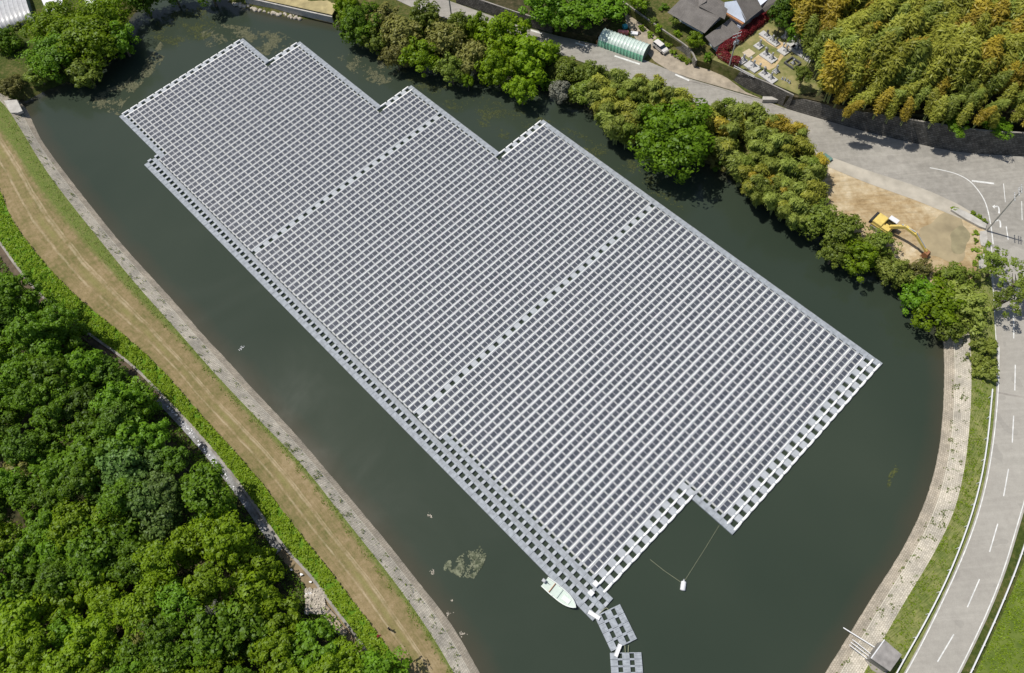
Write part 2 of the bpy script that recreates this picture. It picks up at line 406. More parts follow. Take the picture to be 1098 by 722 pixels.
def m_film(name, col):
    t = NT(name); g = t.noise(1.2, 4, .6)
    uv = t.n('ShaderNodeUVMap').outputs[0]
    c = t.ramp(g, [(.3, tuple(x*.85 for x in col)), (.7, tuple(min(1, x*1.1) for x in col))])
    d = t.n('ShaderNodeBsdfPrincipled'); t.l(c, d.inputs['Base Color']); d.inputs['Roughness'].default_value = .35
    tr = t.n('ShaderNodeBsdfTranslucent'); t.l(c, tr.inputs[0])
    mx = t.n('ShaderNodeMixShader'); mx.inputs[0].default_value = .25
    t.l(d.outputs[0], mx.inputs[1]); t.l(tr.outputs[0], mx.inputs[2]); t.l(mx.outputs[0], t.out.inputs[0]); return t.mat
MT['film_green'] = m_film('green_film', (.26, .62, .42)); MT['film_pale'] = m_film('pale_green_film', (.72, .84, .76)); MT['film_white'] = m_film('clear_film', (.62, .62, .62))

# ------------------------------------------------------------------ the lines of the site, read as pixels and put on their level
WL, RZ, ZL, ZB = -0.3, 2.3, 1.6, 0.5          # water level, level of crest and roads (0 = deck of the floats)
shore_px = [(-20,60),(3,100),(28,110),(37.5,133),(46,153),(67.5,181),(92.5,212.5),(130,260),(165,297.5),(197.5,332.5),(221,360.5),(250,390),(275,419),(312.5,457.5),
 (350,502.5),(383,541),(415,578.5),(450,623.5),(487.5,668.5),(517.5,722),(560,800),(610,860),(700,880),(800,840)]
shoreR_px = [(800,840),(845,785),(882,722),(905.5,686),(936,636),(966,591),(990,541),(1002,503),(1008.5,468),(1012,410),(1011,365),(1003,343)]
shoreT_px = [(1003,343),(970,308),(920,272),(870,238),(820,203),(760,178),(700,155),(660,128),(600,100),(540,80),(480,62),(420,45),(378,28),(352,24),(319,21),(291,17),(258,8),(243,4),(240,-12),(215,-25),(180,-22),
 (158,0),(140,22),(125,42),(110,58),(92,75),(72,90),(50,98),(28,110)]
W_ = lambda L, z: [at(x, y, z) for x, y in L]
lake = W_(shore_px[2:], WL) + W_(shoreR_px[1:], WL) + W_(shoreT_px[1:-1], WL)


revL = [(-25,92),(3,108),(25,143),(47.5,181),(75,217.5),(115,267.5),(150,310),(196,361),(225,395),(274.5,447.5),(307.5,480),(340,517.5),(357.5,541),(387.5,578.5),(425,626),(460,676),(487.5,722),(520,790),(560,870)]

shL = [(3,100),(28,110),(37.5,133),(46,153),(67.5,181),(92.5,212.5),(130,260),(165,297.5),(197.5,332.5),(221,360.5),(250,390),(275,419),(312.5,457.5),(350,502.5),(383,541),(415,578.5),(450,623.5),(487.5,668.5),(517.5,722),(552,785),(600,860)]

crL = [(-60,110),(-25,160),(0,202.5),(12.5,237.5),(45,280),(82.5,320),(134.5,360.5),(175,397.5),(217.5,447.5),(275,510),(297.5,541),(332.5,586),(362.5,623.5),(400,673.5),(437.5,722),(490,800),(540,880)]

slL = [(-90,140),(-40,210),(0,257.5),(20,287.5),(50,322.5),(101,360.5),(140,387.5),(175,422.5),(217.5,467.5),(250,507.5),(275,541),(305,586),(332.5,613.5),(357.5,648.5),(392.5,693.5),(412,722),(465,800),(510,880)]

shR = [(760,880),(845,785),(882,722),(905.5,686),(936,636),(966,591),(990,541),(1002,503),(1008.5,468),(1012,410),(1011,365),(1005,340)]

revR = [(800,920),(885,795),(926,722),(948,684),(971,643.5),(996,603.5),(1013.5,571),(1026,541),(1035,500),(1040,455),(1042,410),(1041,367),(1036,335)]

rdL = [(868,880),(925,795),(969.6,722),(998.5,666),(1031,596),(1050.5,541),(1062,485),(1068.5,422.5),(1069,370),(1066,320),(1060,285),(1056,250)]
LPOLY = W_(shL, WL)+W_(slL, ZB)[::-1]; RPOLY = W_(shR, WL)+W_(rdL, RZ)[::-1]
# ground: one height field with the pond basin in it
def dist_poly(P, poly):
    """signed distance (m) of points to polygon, positive outside"""
    poly = np.array([(p.x, p.y) for p in poly]); n = len(poly)
    dmin = np.full(len(P), 1e9); inside = np.zeros(len(P), bool)
    for i in range(n):
        a = poly[i]; b = poly[(i+1) % n]; ab = b-a
        t = np.clip(((P-a)@ab)/(ab@ab+1e-9), 0, 1)
        dmin = np.minimum(dmin, np.linalg.norm(P-(a+t[:, None]*ab), axis=1))
        c = ((a[1] > P[:, 1]) != (b[1] > P[:, 1]))
        with np.errstate(divide='ignore', invalid='ignore'):
            xx = (b[0]-a[0])*(P[:, 1]-a[1])/(b[1]-a[1])+a[0]
        inside ^= (c & (P[:, 0] < xx))
    return np.where(inside, -dmin, dmin)
forest_line = [(-200,120),(-30,240),(0,262),(20,291),(50,326),(102,364),(140,391),(175,428),(215,470),(245,510),(265,541),(300,592),(335,630),(392,697),(415,725),(470,800)]
fpoly = W_(forest_line, .2)+[at(470, 1400, .2), at(-900, 1400, .2), at(-900, 120, .2)]
gx = np.concatenate([[-2500, -800, -350], np.arange(-200, 215, 1.5), [350, 800, 2500]])
gy = np.concatenate([[-2500, -800, -200], np.arange(-60, 285, 1.5), [400, 900, 3000]])
GX, GY = np.meshgrid(gx, gy); P = np.stack([GX.ravel(), GY.ravel()], 1)
dl = dist_poly(P, lake); df = dist_poly(P, fpoly)
z = np.where(dl < 0, np.maximum(-2.5, WL-.25+dl*.5), np.minimum(RZ-.12, WL-.25+dl*.62))
zf = -.1+np.clip(-df*.06, 0, 4)
z = np.where(df < 4.5, np.minimum(z, np.where(df > 0, -.1+df*.30, zf)), z)
z = np.where((dist_poly(P, LPOLY) < 0) | (dist_poly(P, RPOLY) < 0), -1.0, z)
z += (rng.random(len(z))-.5)*.12*(dl > 1)
g = MB(); g.v = [tuple(q) for q in np.c_[P, z]]
nx_ = len(gx)
for j in range(len(gy)-1):
    for i in range(nx_-1):
        k = j*nx_+i; g.f.append((k, k+1, k+nx_+1, k+nx_)); g.m.append(1 if (df[k] < 0) else 0)
tag(g.build('ground', [MT['ground'], MT['floor']], smooth=False), kind='structure')
from mathutils.bvhtree import BVHTree
def gz(x, y):
    i = min(max(int(np.searchsorted(gx, x))-1, 0), nx_-2); j = min(max(int(np.searchsorted(gy, y))-1, 0), len(gy)-2)
    return float(z[j*nx_+i])
# water: one sheet that carries its depth, so that the shallows near the banks show the brown bottom
wx = np.arange(-170, 106, 1.5); wy = np.arange(-30, 226, 1.5); WX, WY = np.meshgrid(wx, wy); wP = np.stack([WX.ravel(), WY.ravel()], 1); wd_ = dist_poly(wP, lake)
wb = MB(); wb.v = [(a, b, WL) for a, b in wP]; nw = len(wx)
for j in range(len(wy)-1):
    for i in range(nw-1):
        k = j*nw+i
        if min(wd_[k], wd_[k+1], wd_[k+nw], wd_[k+nw+1]) < 1.0: wb.f.append((k, k+1, k+nw+1, k+nw)); wb.m.append(0)
wo_ = wb.build('pond_water', MT['water']); at_ = wo_.data.attributes.new('depth', 'FLOAT', 'POINT'); at_.data.foreach_set('value', (-wd_).astype(np.float32)); tag(wo_, kind='structure')

# --- left embankment
def shoreline(L, z, inward=0.0): return W_(L, z)
tag(strip('revetment_slope', [p+Vector((.35, .2, -.45)) for p in W_(shL, WL)], W_(revL, ZL), MT['revet'], 10, 260, .05), kind='structure')
tag(strip('embankment_path', W_(revL, ZL), W_(crL, ZL+.05), MT['crest'], 14, 260, .05, prof=None), kind='structure')
tag(strip('grass_slope', W_(crL, ZL+.05), W_(slL, ZB), MT['cover'], 8, 260, .25), kind='structure')
def offset(P, d):
    out = []
    for i, p in enumerate(P):
        t_ = (P[min(i+1, len(P)-1)]-P[max(i-1, 0)]); nn = Vector((-t_.y, t_.x, 0)).normalized()*d; q = p+nn; out.append(q)
    return out
sl3 = W_(slL, ZB)
# which side is outward (towards the wood)?
sgn = -1 if (offset(sl3, 1.0)[8]-at(250, 360, ZB)).length < (offset(sl3, -1.0)[8]-at(250, 360, ZB)).length else 1
o1, o2, o3 = offset(sl3, sgn*.45), offset(sl3, sgn*.46), offset(sl3, sgn*1.75)
kb = MB(); A, _ = resample(sl3, 200); B, _ = resample(o1, 200)
for i in range(199):
    a, b, c, d = (Vector(A[i]), Vector(A[i+1]), Vector(B[i+1]), Vector(B[i]))
    dn = Vector((0, 0, -.5)); u_ = Vector((0, 0, .12))
    kb.hexa([a+dn, b+dn, c+dn, d+dn, a+u_, b+u_, c+u_, d+u_])
kk = kb.build('channel_kerb', MT['dconcrete']); tag(kk, 'long narrow concrete kerb between the green slope and the wood', 'kerb')
def m_lane():
    t = NT('wet_lane'); g = t.noise(.45, 5, .7); 
    return t.bsdf(t.ramp(g, [(.35, (.09, .085, .07)), (.5, (.17, .17, .165)), (.66, (.30, .30, .31))]), .6, g, .3, .05, .4)
dz = Vector((0, 0, -.25))
ditch_soil = plain('ditch_soil', (.10, .075, .05), .95, .35, .8); brown_soil = plain('brown_ditch_soil', (.22, .17, .10), .95, .3, .7)
for nm, a_, b_, mt_ in (('ditch', 0, 8, ditch_soil), ('lane', 7, 12, m_lane()), ('ditch', 11, 20, brown_soil)):
    tag(strip(nm, [p+dz for p in o2[a_:b_]], [p+dz*(1.1 if nm == 'lane' else 2) for p in o3[a_:b_]], mt_, 3, 90, .03), kind='structure')

# --- right bank
tag(strip('revetment_slope', [p+Vector((-.4, .2, -.45)) for p in W_(shR, WL)], W_(revR, RZ), MT['revet'], 10, 200, .05), kind='structure')
tag(strip('roadside_verge', W_(revR, RZ), W_(rdL, RZ-.01), MT['verge'], 8, 200, .12), kind='structure')
rdR = [(940,880),(990,795),(1031,722),(1073.6,631),(1098,548.5),(1118,480),(1125,422),(1128,370),(1130,320),(1135,285)]
# the road that runs down the right side
def sheet(name, px, z, mat, kind='structure', z0=None):
    s = MB(); s.prism([(p.x, p.y) for p in W_(px, z)], z-.35 if z0 is None else z0, z)
    o = s.build(name, mat); 
    if kind: tag(o, kind=kind)
    return o
rl, _ = resample(W_(rdL, RZ), 90); rr, _ = resample(W_(rdR, RZ), 90)
rp = [tuple(p) for p in rl]+[tuple(p) for p in rr[::-1]]
s = MB(); s.prism([(p[0], p[1]) for p in rp], RZ-.4, RZ+.02); tag(s.build('road', MT['asphalt']), kind='structure')
# junction and upper road
up_edge = [(440,-14),(483,1.5),(520,14.6),(556.6,27.7),(600,39),(638,47.5),(690,64),(739,84.4),(798,101.6),(818,107),(841,116),(873,125),(936,143),(998.5,157),(1036,164),(1098,167),(1180,172),(1260,180)]
lo_edge = [(1260,290),(1135,288),(1056,252),(1056,247),(1040,232),(1022,222),(985,205),(930,188),(880,172),(860,160),(800,137),(740,110),(680,86),(620,65),(560,45),(500,27),(440,7),(400,-12)]
sheet('road_junction', up_edge+lo_edge, RZ+.012, MT['old'])
sheet('building_lot', [(868,165),(882,172),(930,188),(985,205),(1022,222),(1040,232),(1056,247),(1054,270),(1050,300),(1040,318),(1008,312),(968,288),(925,256),(880,226),(852,203),(850,185)], RZ+.0, MT['dirt'])
# damp puddle patch on the lot
t = NT('damp_mud'); gg = t.noise(.5, 4); md = t.bsdf(t.ramp(gg, [(.35, (.22, .19, .11)), (.65, (.30, .26, .15))]), .45, spec=.4)
def blob(cx, cy, rx, ry, n=22, j=.25, rot=0):
    out = []; ph = rng.random(3)*6
    for k in range(n):
        a = 2*math.pi*k/n; q = 1+j*(math.sin(2*a+ph[0])*.5+math.sin(3*a+ph[1])*.3+math.sin(5*a+ph[2])*.3)
        x, y = rx*q*math.cos(a), ry*q*math.sin(a)
        out.append((cx+x*math.cos(rot)-y*math.sin(rot), cy+x*math.sin(rot)+y*math.cos(rot)))
    return out
sheet('damp_ground', blob(1012, 256, 31, 21, 40, .4, .1), RZ+.02, plain('damp_soil', (.31, .255, .155), .9, .22, .3), z0=RZ-.01)
sheet('puddle', blob(1029, 257, 11, 14, rot=.1), RZ+.032, md, z0=RZ-.01)
# right lawn beyond the road
sheet('lawn', [(1003,880),(1034,750),(1046,722),(1079,650),(1104,588),(1126,500),(1400,480),(1500,760),(1300,900)], RZ-.03, MT['lawn'])
tag(strip('gravel_edge', W_([(868,160),(890,168),(930,183),(985,200),(1024,217),(1042,228)], RZ+.03), W_([(872,172),(888,179),(928,196),(980,214),(1014,228),(1034,236)], RZ+.03), plain('loose_gravel', (.40, .365, .30), .95, .2, .35), 3, 60, .0), kind='structure')
# drive past the greenhouse, up to the house
sheet('dirt_drive', [(817,106),(798,100.6),(770,92.5),(739,83.6),(718,76),(702,66),(693,56),(682,42),(672,26),(668,8),(676,8),(686,24),(700,36),(715,50),(735,66),(762,74),(780,84),(800,99)], RZ+.02, plain('gravel_drive', (.34, .29, .22), .95, .25, .7), z0=RZ-.2)

# ------------------------------------------------------------------ terraces above the road
def terrace(name, px, z, mat, z0=0.5):
    s = MB(); s.prism([(p.x, p.y) for p in W_(px, z)], z0, z); return tag(s.build(name, mat), kind='structure')
GYZ = RZ+3.0
terrace('graveyard_ground', [(764,64),(788,74),(815,84),(860,103),(885,101),(878,75),(868,52),(845,25),(825,12),(790,35)], GYZ, m_cover('graveyard_grass', (.10, .13, .03), (.30, .26, .12), .5))
HZ = RZ+1.7
terrace('house_ground', [(664,2),(690,20),(716,38),(738,52),(745,64),(763,69),(771,66),(796,38),(830,14),(850,-20),(690,-60),(650,-30)], HZ, MT['ground'])
hill_z = RZ+5.4
def slope_terrace(name, pts, mat, z0=.5):
    P3 = [at(x, y, z_) for x, y, z_ in pts]; s = MB(); s.prism([(p.x, p.y) for p in P3], z0, 1)
    N = len(P3)
    for i, v in enumerate(s.v[:N]):
        k = min(range(N), key=lambda q: (P3[q].x-v[0])**2+(P3[q].y-v[1])**2); s.v[i] = (v[0], v[1], P3[k].z)
    return tag(s.build(name, mat), kind='structure')
slope_terrace('hillside', [(843,103,RZ+2.9),(866,106,RZ+3.4),(900,113,RZ+4.2),(943,120,RZ+5),(998,124,hill_z),(1050,127,hill_z),(1180,133,hill_z),(1300,120,hill_z),(1300,-150,hill_z),(800,-120,hill_z),(812,0,GYZ+.3),(848,24,GYZ+.3),(872,52,GYZ+.3),(881,75,GYZ+.1),(884,98,RZ+3.2)], MT['floor'])
if 0: terrace('hillside', [(866,104),(900,113),(943,120),(998,124),(1050,127),(1180,133),(1300,120),(1300,-150),(800,-120),(812,0),(848,24),(872,52),(881,75),(886,100)], hill_z, MT['floor'])
terrace('hillside', [(489,-4),(520,3),(556,12),(591,28),(600,32),(640,40),(655,22),(664,-40),(480,-60)], RZ+1.6, MT['floor'])

def wall_along(name, base_px, z0, z1, thick, mat, label, cat='wall', cap=None, top_px=None, lean=.0, z1b=None, away=None, zlist=None):
    """retaining wall: front face rises from base_px; uv in metres"""
    A, ta = resample(W_(base_px, z0), 60)
    s = MB(); s.uv = []
    n = len(A)
    for i in range(n):
        p = Vector(A[i]); q = Vector(A[min(i+1, n-1)])-Vector(A[max(i-1, 0)]); nn = Vector((-q.y, q.x, 0)).normalized()
        if nn.y < 0: nn = -nn
        zt = z1 if z1b is None else z1+(z1b-z1)*i/(n-1)
        if zlist: zt = z0+float(np.interp(i/(n-1), np.linspace(0, 1, len(zlist)), zlist))
        for (dx, zz, vv) in ((0, z0-.3, 0), (lean, zt, zt-z0), (lean+thick, zt, zt-z0+thick), (lean+thick, z0-.3, 0)):
            s.v.append(tuple(Vector((p.x, p.y, zz))+nn*dx)); s.uv.append((ta[i], vv))
    for i in range(n-1):
        for k in range(3):
            a = i*4+k; s.f.append((a, a+1, a+5, a+4)); s.m.append(0 if k == 0 or k == 2 else 1)
    s.f.append((0, 3, 2, 1)); s.m.append(0); s.f.append((4*n-4, 4*n-3, 4*n-2, 4*n-1)); s.m.append(0)
    return tag(s.build(name, [mat, MT['dconcrete']]), label, cat)
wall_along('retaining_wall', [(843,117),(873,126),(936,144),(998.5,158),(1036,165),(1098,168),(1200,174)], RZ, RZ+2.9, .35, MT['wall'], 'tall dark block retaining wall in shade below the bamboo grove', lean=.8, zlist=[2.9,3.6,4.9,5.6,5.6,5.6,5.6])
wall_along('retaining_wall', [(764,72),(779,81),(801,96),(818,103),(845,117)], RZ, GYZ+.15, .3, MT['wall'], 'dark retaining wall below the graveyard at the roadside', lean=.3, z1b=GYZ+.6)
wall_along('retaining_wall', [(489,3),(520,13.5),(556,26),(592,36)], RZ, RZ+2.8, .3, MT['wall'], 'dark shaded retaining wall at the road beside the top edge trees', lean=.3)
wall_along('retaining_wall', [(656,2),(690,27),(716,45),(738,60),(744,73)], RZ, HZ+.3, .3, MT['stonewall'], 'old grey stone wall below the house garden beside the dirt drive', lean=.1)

# ------------------------------------------------------------------ painted lines and kerbs
def line_px(L, wd, z, s, closed=False, n=30):
    A, _ = resample(W_(L, z), n)
    for i in range(n-1):
        a, b = Vector(A[i]), Vector(A[i+1]); d = (b-a); nn = Vector((-d.y, d.x, 0)).normalized()*wd/2
        s.quad(a-nn, b-nn, b+nn, a+nn)
def mark(name, L, wd, z=RZ+.03, n=30, mat='paint', label=None):
    s = MB(); line_px(L, wd, z, s, n=n)
    o = s.build(name, MT[mat]); f = o.data.polygons[0]
    if f.normal.z < 0: o.data.flip_normals()
    return tag(o, kind='structure')
mark('edge_line', [(x+2.2, y+.5) for x, y in rdL[:9]], .16, n=90)
mark('edge_line', [(x-2.6, y-.8) for x, y in rdR[:9]], .16, n=90)
for a, b in (((985,83),(950,203)), ((907,320),(855,440)), ((797,556),(727,674))):
    mark('centre_dash', [(823+a[0]/3.99, 541+a[1]/3.99), (823+b[0]/3.99, 541+b[1]/3.99)], .17, n=4)
for a, b in (((1060,125),(1058,235)), ((1053,343),(1047,458)), ((1031,570),(1010,687))):
    mark('centre_dash', [(823+a[0]/3.99, 360+a[1]/3.99), (823+b[0]/3.99, 360+b[1]/3.99)], .17, n=4)
mark('centre_dash', [(1087,338),(1087,363)], .17, n=4)
mark('curved_line', [(997,180),(1008,182),(1025,186),(1039,193),(1049,204),(1056,215),(1060,228),(1063,245),(1065,262)], .2, n=60)
mark('stop_line', [(1042,194),(1066,197)], .42, n=4)
mark('lane_line', [(1076,197),(1078,217)], .13, n=4); mark('lane_line', [(1079,243),(1081,257)], .18, n=4)
mark('lane_line', [(1063,262),(1066,330),(1069,380)], .13, n=14)
mark('lane_line', [(1095.5,216),(1096,236)], .13, n=4)
# painted lane arrows near the pole: a curved stroke with a head
for (x, y) in ((1070, 223), (1071.5, 238)):
    mark('lane_arrow', [(x-3, y-1), (x+.2, y-2.2), (x+1.4, y+2), (x+1.2, y+6)], .28, n=12)
    s = MB(); q = [at(x-3.6, y+.8, RZ+.03), at(x-3.0, y-3.4, RZ+.03), at(x-6, y-1.6, RZ+.03)]; s.poly(q[::-1]); o = s.build('lane_arrow_head', MT['paint']); 
    if o.data.polygons[0].normal.z < 0: o.data.flip_normals()
    tag(o, kind='structure')
for a, b in (((617,46),(630,50)), ((659,60),(686,69)), ((724,80),(739,86.5)), ((569,32.5),(581,36))):
    mark('edge_dash', [a, b], .45, n=4)
mark('bridge_joint', [(1069,421),(1085,424),(1125,431)], .35, RZ+.026, 8, 'dconcrete')
t = MB(); line_px([(739,86.5),(770,94),(798,103),(818,108.5),(841,117)], .35, RZ+.05, t, n=30); o = t.build('road_kerb', MT['dconcrete']); tag(o, kind='structure')
for v in o.data.polygons[:1]:
    if v.normal.z < 0: o.data.flip_normals()

def slab(name, px, z0, z1, mat, label=None, cat=None, group=None, kind=None, parent=None):
    s = MB(); s.prism([(p.x, p.y) for p in W_(px, z1)], z0, z1); o = s.build(name, mat, parent); return tag(o, label, cat, group, kind)
slab('planter_wall', [(1020,225),(1024,222),(1040,229),(1058,240),(1057,245),(1051,243),(1036,235)], RZ, RZ+.5, MT['concrete'], 'low pale concrete wall at the corner of the dirt lot', 'wall')
slab('concrete_pad', [(1051,248),(1058,247.5),(1059,256),(1056,264),(1052,263),(1050.5,256)], RZ, RZ+.15, MT['concrete'], 'small pale concrete pad at the foot of the roadside pole', 'pad')
slab('concrete_pad', [(1049,273),(1057,272),(1058,288),(1050,288)], RZ, RZ+.15, MT['concrete'], 'broken pale concrete strip below the roadside pole among weeds', 'pad')
# ------------------------------------------------------------------ guard rails
def guardrail(px, label, gap=4.0, sgnm=1):
    A, t_ = resample(W_(px, RZ+.75), 300)
    root = thing('guardrail', Vector(A[0])-Vector((0, 0, .75)), 0, label, 'guardrail')
    o0 = root.location
    s = MB()
    for i in range(0, 297, 3):
        a, b = Vector(A[i]), Vector(A[i+3]); d = (b-a); nn = Vector((-d.y, d.x, 0)).normalized()
        s.hexa([a-nn*.06-o0-Vector((0,0,.17)), b-nn*.06-o0-Vector((0,0,.17)), b+nn*.06-o0-Vector((0,0,.17)), a+nn*.06-o0-Vector((0,0,.17)),
                a-nn*.09-o0+Vector((0,0,.08)), b-nn*.09-o0+Vector((0,0,.08)), b+nn*.09-o0+Vector((0,0,.08)), a+nn*.09-o0+Vector((0,0,.08))])
    s.build('beam', MT['white'], root)
    k = 0.5
    while k < t_[-1]:
        i = int(np.searchsorted(t_, k)); i = min(i, 298); a = Vector(A[i]); d = Vector(A[i+1])-a; nn = Vector((-d.y, d.x, 0)).normalized()*sgnm
        p = MB(); q = a+nn*.16-o0; p.tube([q+Vector((0, 0, -.85)), q+Vector((0, 0, .0))], .06, 6); p.bar(q, a-o0, .08, .1); p.build('post', MT['white'], root); k += gap
    return root
guardrail([(925,790),(961,722),(998.5,656),(1023.5,603.5),(1046,541),(1058,485),(1064.5,415)], 'white roadside guard rail on the pond side of the curving road', sgnm=1)
guardrail([(1002,800),(1041,722),(1073.6,651),(1098,588.6),(1118,520)], 'white roadside guard rail beside the bright lawn at the lower right', sgnm=-1)

# ------------------------------------------------------------------ the floating solar array
S = 2.2; TH = R(39.7586); O = Vector((-48.4059, 91.5898, 0)); PV = 0.630189
eu = Vector((math.cos(TH), math.sin(TH), 0))*S
ev = Vector((math.sin(TH), -math.cos(TH), 0))*S*PV
LU, LV = S, S*PV                        # metres per column, per row
arr = thing('floating_solar_array', O, 0, 'huge stepped raft of grey solar panel rows floating on the pond', 'solar array')
arr.rotation_euler = (0, 0, TH)
# local frame: x = u*LU, y = -v*LV
def ub(s, u0, u1, v0, v1, z0, z1, mi=0, b=0.0): s.box(u0*LU, u1*LU, -v1*LV, -v0*LV, z0, z1, mi, b)
def pan_range(v):
    """columns that carry panels in row v"""
    if v < -37: return None
    a = -1 if -25 <= v <= 40 else 0
    if v <= -30: b = 14
    elif v <= -8: b = 18
    elif v <= 13: b = 22
    elif v <= 71: b = 28
    else: return None
    if v >= 66: a = 10
    if v in (0, 36): return None
    return a, b
def panel_local(s, jz=0.0, ja=0.0):
    """one module: white-lined frame with two cell fields, tilted; centred on its float"""
    w_, d_ = .93*LU, .64*LV
    z0, z1 = .10+jz, .22+jz+ja
    y0, y1 = -.5*d_, .5*d_
    def zz(y): return z0+(z1-z0)*(y-y0)/(y1-y0)
    P_ = lambda x, y, k=0: (x, y, zz(y)+k)
    s.hexa([P_(-w_/2, y0, -.03), P_(w_/2, y0, -.03), P_(w_/2, y1, -.03), P_(-w_/2, y1, -.03), P_(-w_/2, y0), P_(w_/2, y0), P_(w_/2, y1), P_(-w_/2, y1)], 0)
    fr = .04
    for a, b in ((-w_/2+fr, -.040), (.040, w_/2-fr)):
        s.quad(P_(a, y0+fr, .004), P_(b, y0+fr, .004), P_(b, y1-fr, .004), P_(a, y1-fr, .004), 1)
cells = []
for v in range(-37, 72):
    r_ = pan_range(v)
    if r_: cells += [(u, v) for u in range(*r_)]
sizes = []
for (u, v) in cells:
    Pw = O+eu*(u+.5)+ev*(v-.12); sizes.append((Pw-Vector((0, 0, HC))).length)
order = np.argsort(sizes); near = set(order[:100].tolist())
pm = MB(); panel_local(pm); pmesh = None
rest = MB()
for k, (u, v) in enumerate(cells):
    x, y = (u+.505)*LU, -(v-.115)*LV
    if k in near:
        if pmesh is None:
            o = pm.build('solar_panel', [MT['frame'], MT['panel']], arr); pmesh = o
        else:
            o = pmesh.copy(); C.objects.link(o); o.parent = arr
        o.location = (x, y, 0); o.rotation_euler = (rng.normal()*.012, rng.normal()*.012, rng.normal()*.004)
    else:
        q = MB(); panel_local(q, rng.normal()*.01, rng.normal()*.012); n = len(rest.v)
        dx, dy = rng.normal()*.008, rng.normal()*.008
        rest.v += [(a+x+dx, b+y+dy, c) for a, b, c in q.v]; rest.f += [tuple(n+i for i in f) for f in q.f]; rest.m += q.m
tag(rest.build('solar_panels', [MT['frame'], MT['panel']], arr), kind='stuff')

def white_bead(s, u0, u1, v0, v1, z=.12, mi=0, jit=True):
    """one white float, a rounded bar that bulges a little in the middle"""
    n = 5; base = len(s.v); j1 = rng.normal()*.012 if jit else 0
    for i in range(n+1):
        t_ = i/n; u = u0+(u1-u0)*t_; bul = math.sin(math.pi*t_)**.6
        vm = (v0+v1)/2+.035*bul+j1; hw = (v1-v0)/2*(.72+.28*bul); zz = z*(.55+.45*bul)
        for (q, k) in ((-1, -.25), (-1, .45), (-.5, .95), (.5, 1.0), (1, .45), (1, -.25)):
            s.v.append((u*LU, -(vm+hw*q)*LV, zz*k if k > 0 else k))
    for i in range(n):
        for k in range(5):
            a = base+i*6+k; s.f.append((a, a+1, a+7, a+6)); s.m.append(mi)
    s.f.append(tuple(base+k for k in range(6))[::-1]); s.m.append(mi); s.f.append(tuple(base+n*6+k for k in range(6))); s.m.append(mi)
def tile(s, u0, u1, v0, v1, z=.06, nrib=0, mi=0):
    zj = z+rng.normal()*.012; ub(s, u0, u1, v0, v1, -.3, zj, mi, .03)
    if nrib:       # pressed ribs on the tread
        for k in range(nrib):
            a = v0+(v1-v0)*(k+.5)/nrib; ub(s, u0+.06, u1-.06, a-.03, a+.03, zj-.01, zj+.02, mi)
row_meshes = []
def rows_for(v):
    """floats in row v as one mesh: white line below it, dividers between panels, walkway floats in the gap rows"""
    s = MB(); r_ = pan_range(v)
    gap = v in (0, 36)
    if r_: a, b = r_
    elif gap: a, b = -1, (22 if v == 0 else 28)
    else: a, b = (0, 0)
    for u in range(a, b):
        white_bead(s, u, u+1, v+.255, v+.405, .15, 0)
        ub(s, u, u+1, v+.18, v+.575, -.2, .02, 2)
    if r_:
        for u in range(a, b+1): ub(s, u-.06, u+.06, v-.43, v+.21, -.2, .045, 1)
        for u in range(a, b): ub(s, u+.08, u+.92, v-.40, v-.30, -.2, .05, 2)
    if gap:
        for u in range(a, b): tile(s, u+.215, u+.785, v-.43, v+.20, .05, 0, 2)
    return s
rsel = sorted(range(-37, 72), key=lambda v: -v)
big = set(rsel[:100]); restr = MB()
fm = [MT['floatw'], MT['beige'], MT['floatm']]
for v in range(-37, 72):
    s = rows_for(v)
    if not s.v: continue
    if v in big: s.build('float_row', fm, arr)
    else:
        n = len(restr.v); restr.v += s.v; restr.f += [tuple(n+i for i in f) for f in s.f]; restr.m += s.m
tag(restr.build('float_rows', fm, arr), kind='stuff')

wk = []
def walkway(name, u0, u1, v0, v1, rib=3, hole=None):
    s = MB()
    for v in range(v0, v1): tile(s, u0, u1, v-.42, v+.565, .06, rib, 0)
    if hole: hole_col(s, *hole)
    return s.build(name, [MT['float_'], MT['floatm']], arr)
def hole_col(s, uc, v0, v1, uw=.17, ul=None, ur=None):
    """column of openings: bars between them, one per row"""
    for v in range(v0, v1): ub(s, uc-uw, uc+uw, v+.20, v+.58, -.2, .045, 1, .02)
# north-west end
def hole_row(name, u0, u1, v, outer):
    """row of openings: floats at half columns, white loops on the outer side"""
    s = MB()
    for u in range(u0, u1+1):
        tile(s, u+.21, u+.79, v-.47, v+.50, .06, 0, 2) if (u < u1 or u1 == 9) else None
        if outer == 'n':
            white_bead(s, u-.42, u+.42, v-.72, v-.46, .14, 0)
            white_bead(s, u-.5, u+.5, v+.21, v+.50, .16, 0)
        if outer == 's': white_bead(s, u-.45, u+.45, v+.21, v+.52, .18, 0)
        if outer == 'm': white_bead(s, u-.45, u+.45, v+.21, v+.48, .16, 0)
    return s.build(name, fm, arr)
hole_row('end_float_row', 0, 14, -38, 'n'); hole_row('end_float_row', 15, 18, -30, 'n'); hole_row('end_float_row', 19, 22, -8, 'n'); hole_row('end_float_row', 23, 28, 13, 'n')
for (u0, u1, v) in ((10, 28, 72), (0, 9, 66)): hole_row('end_float_row', u0, u1, v, 'm')
for (u0, u1, v) in ((10, 28, 73), (0, 9, 67)): hole_row('end_float_row', u0, u1, v, 's')
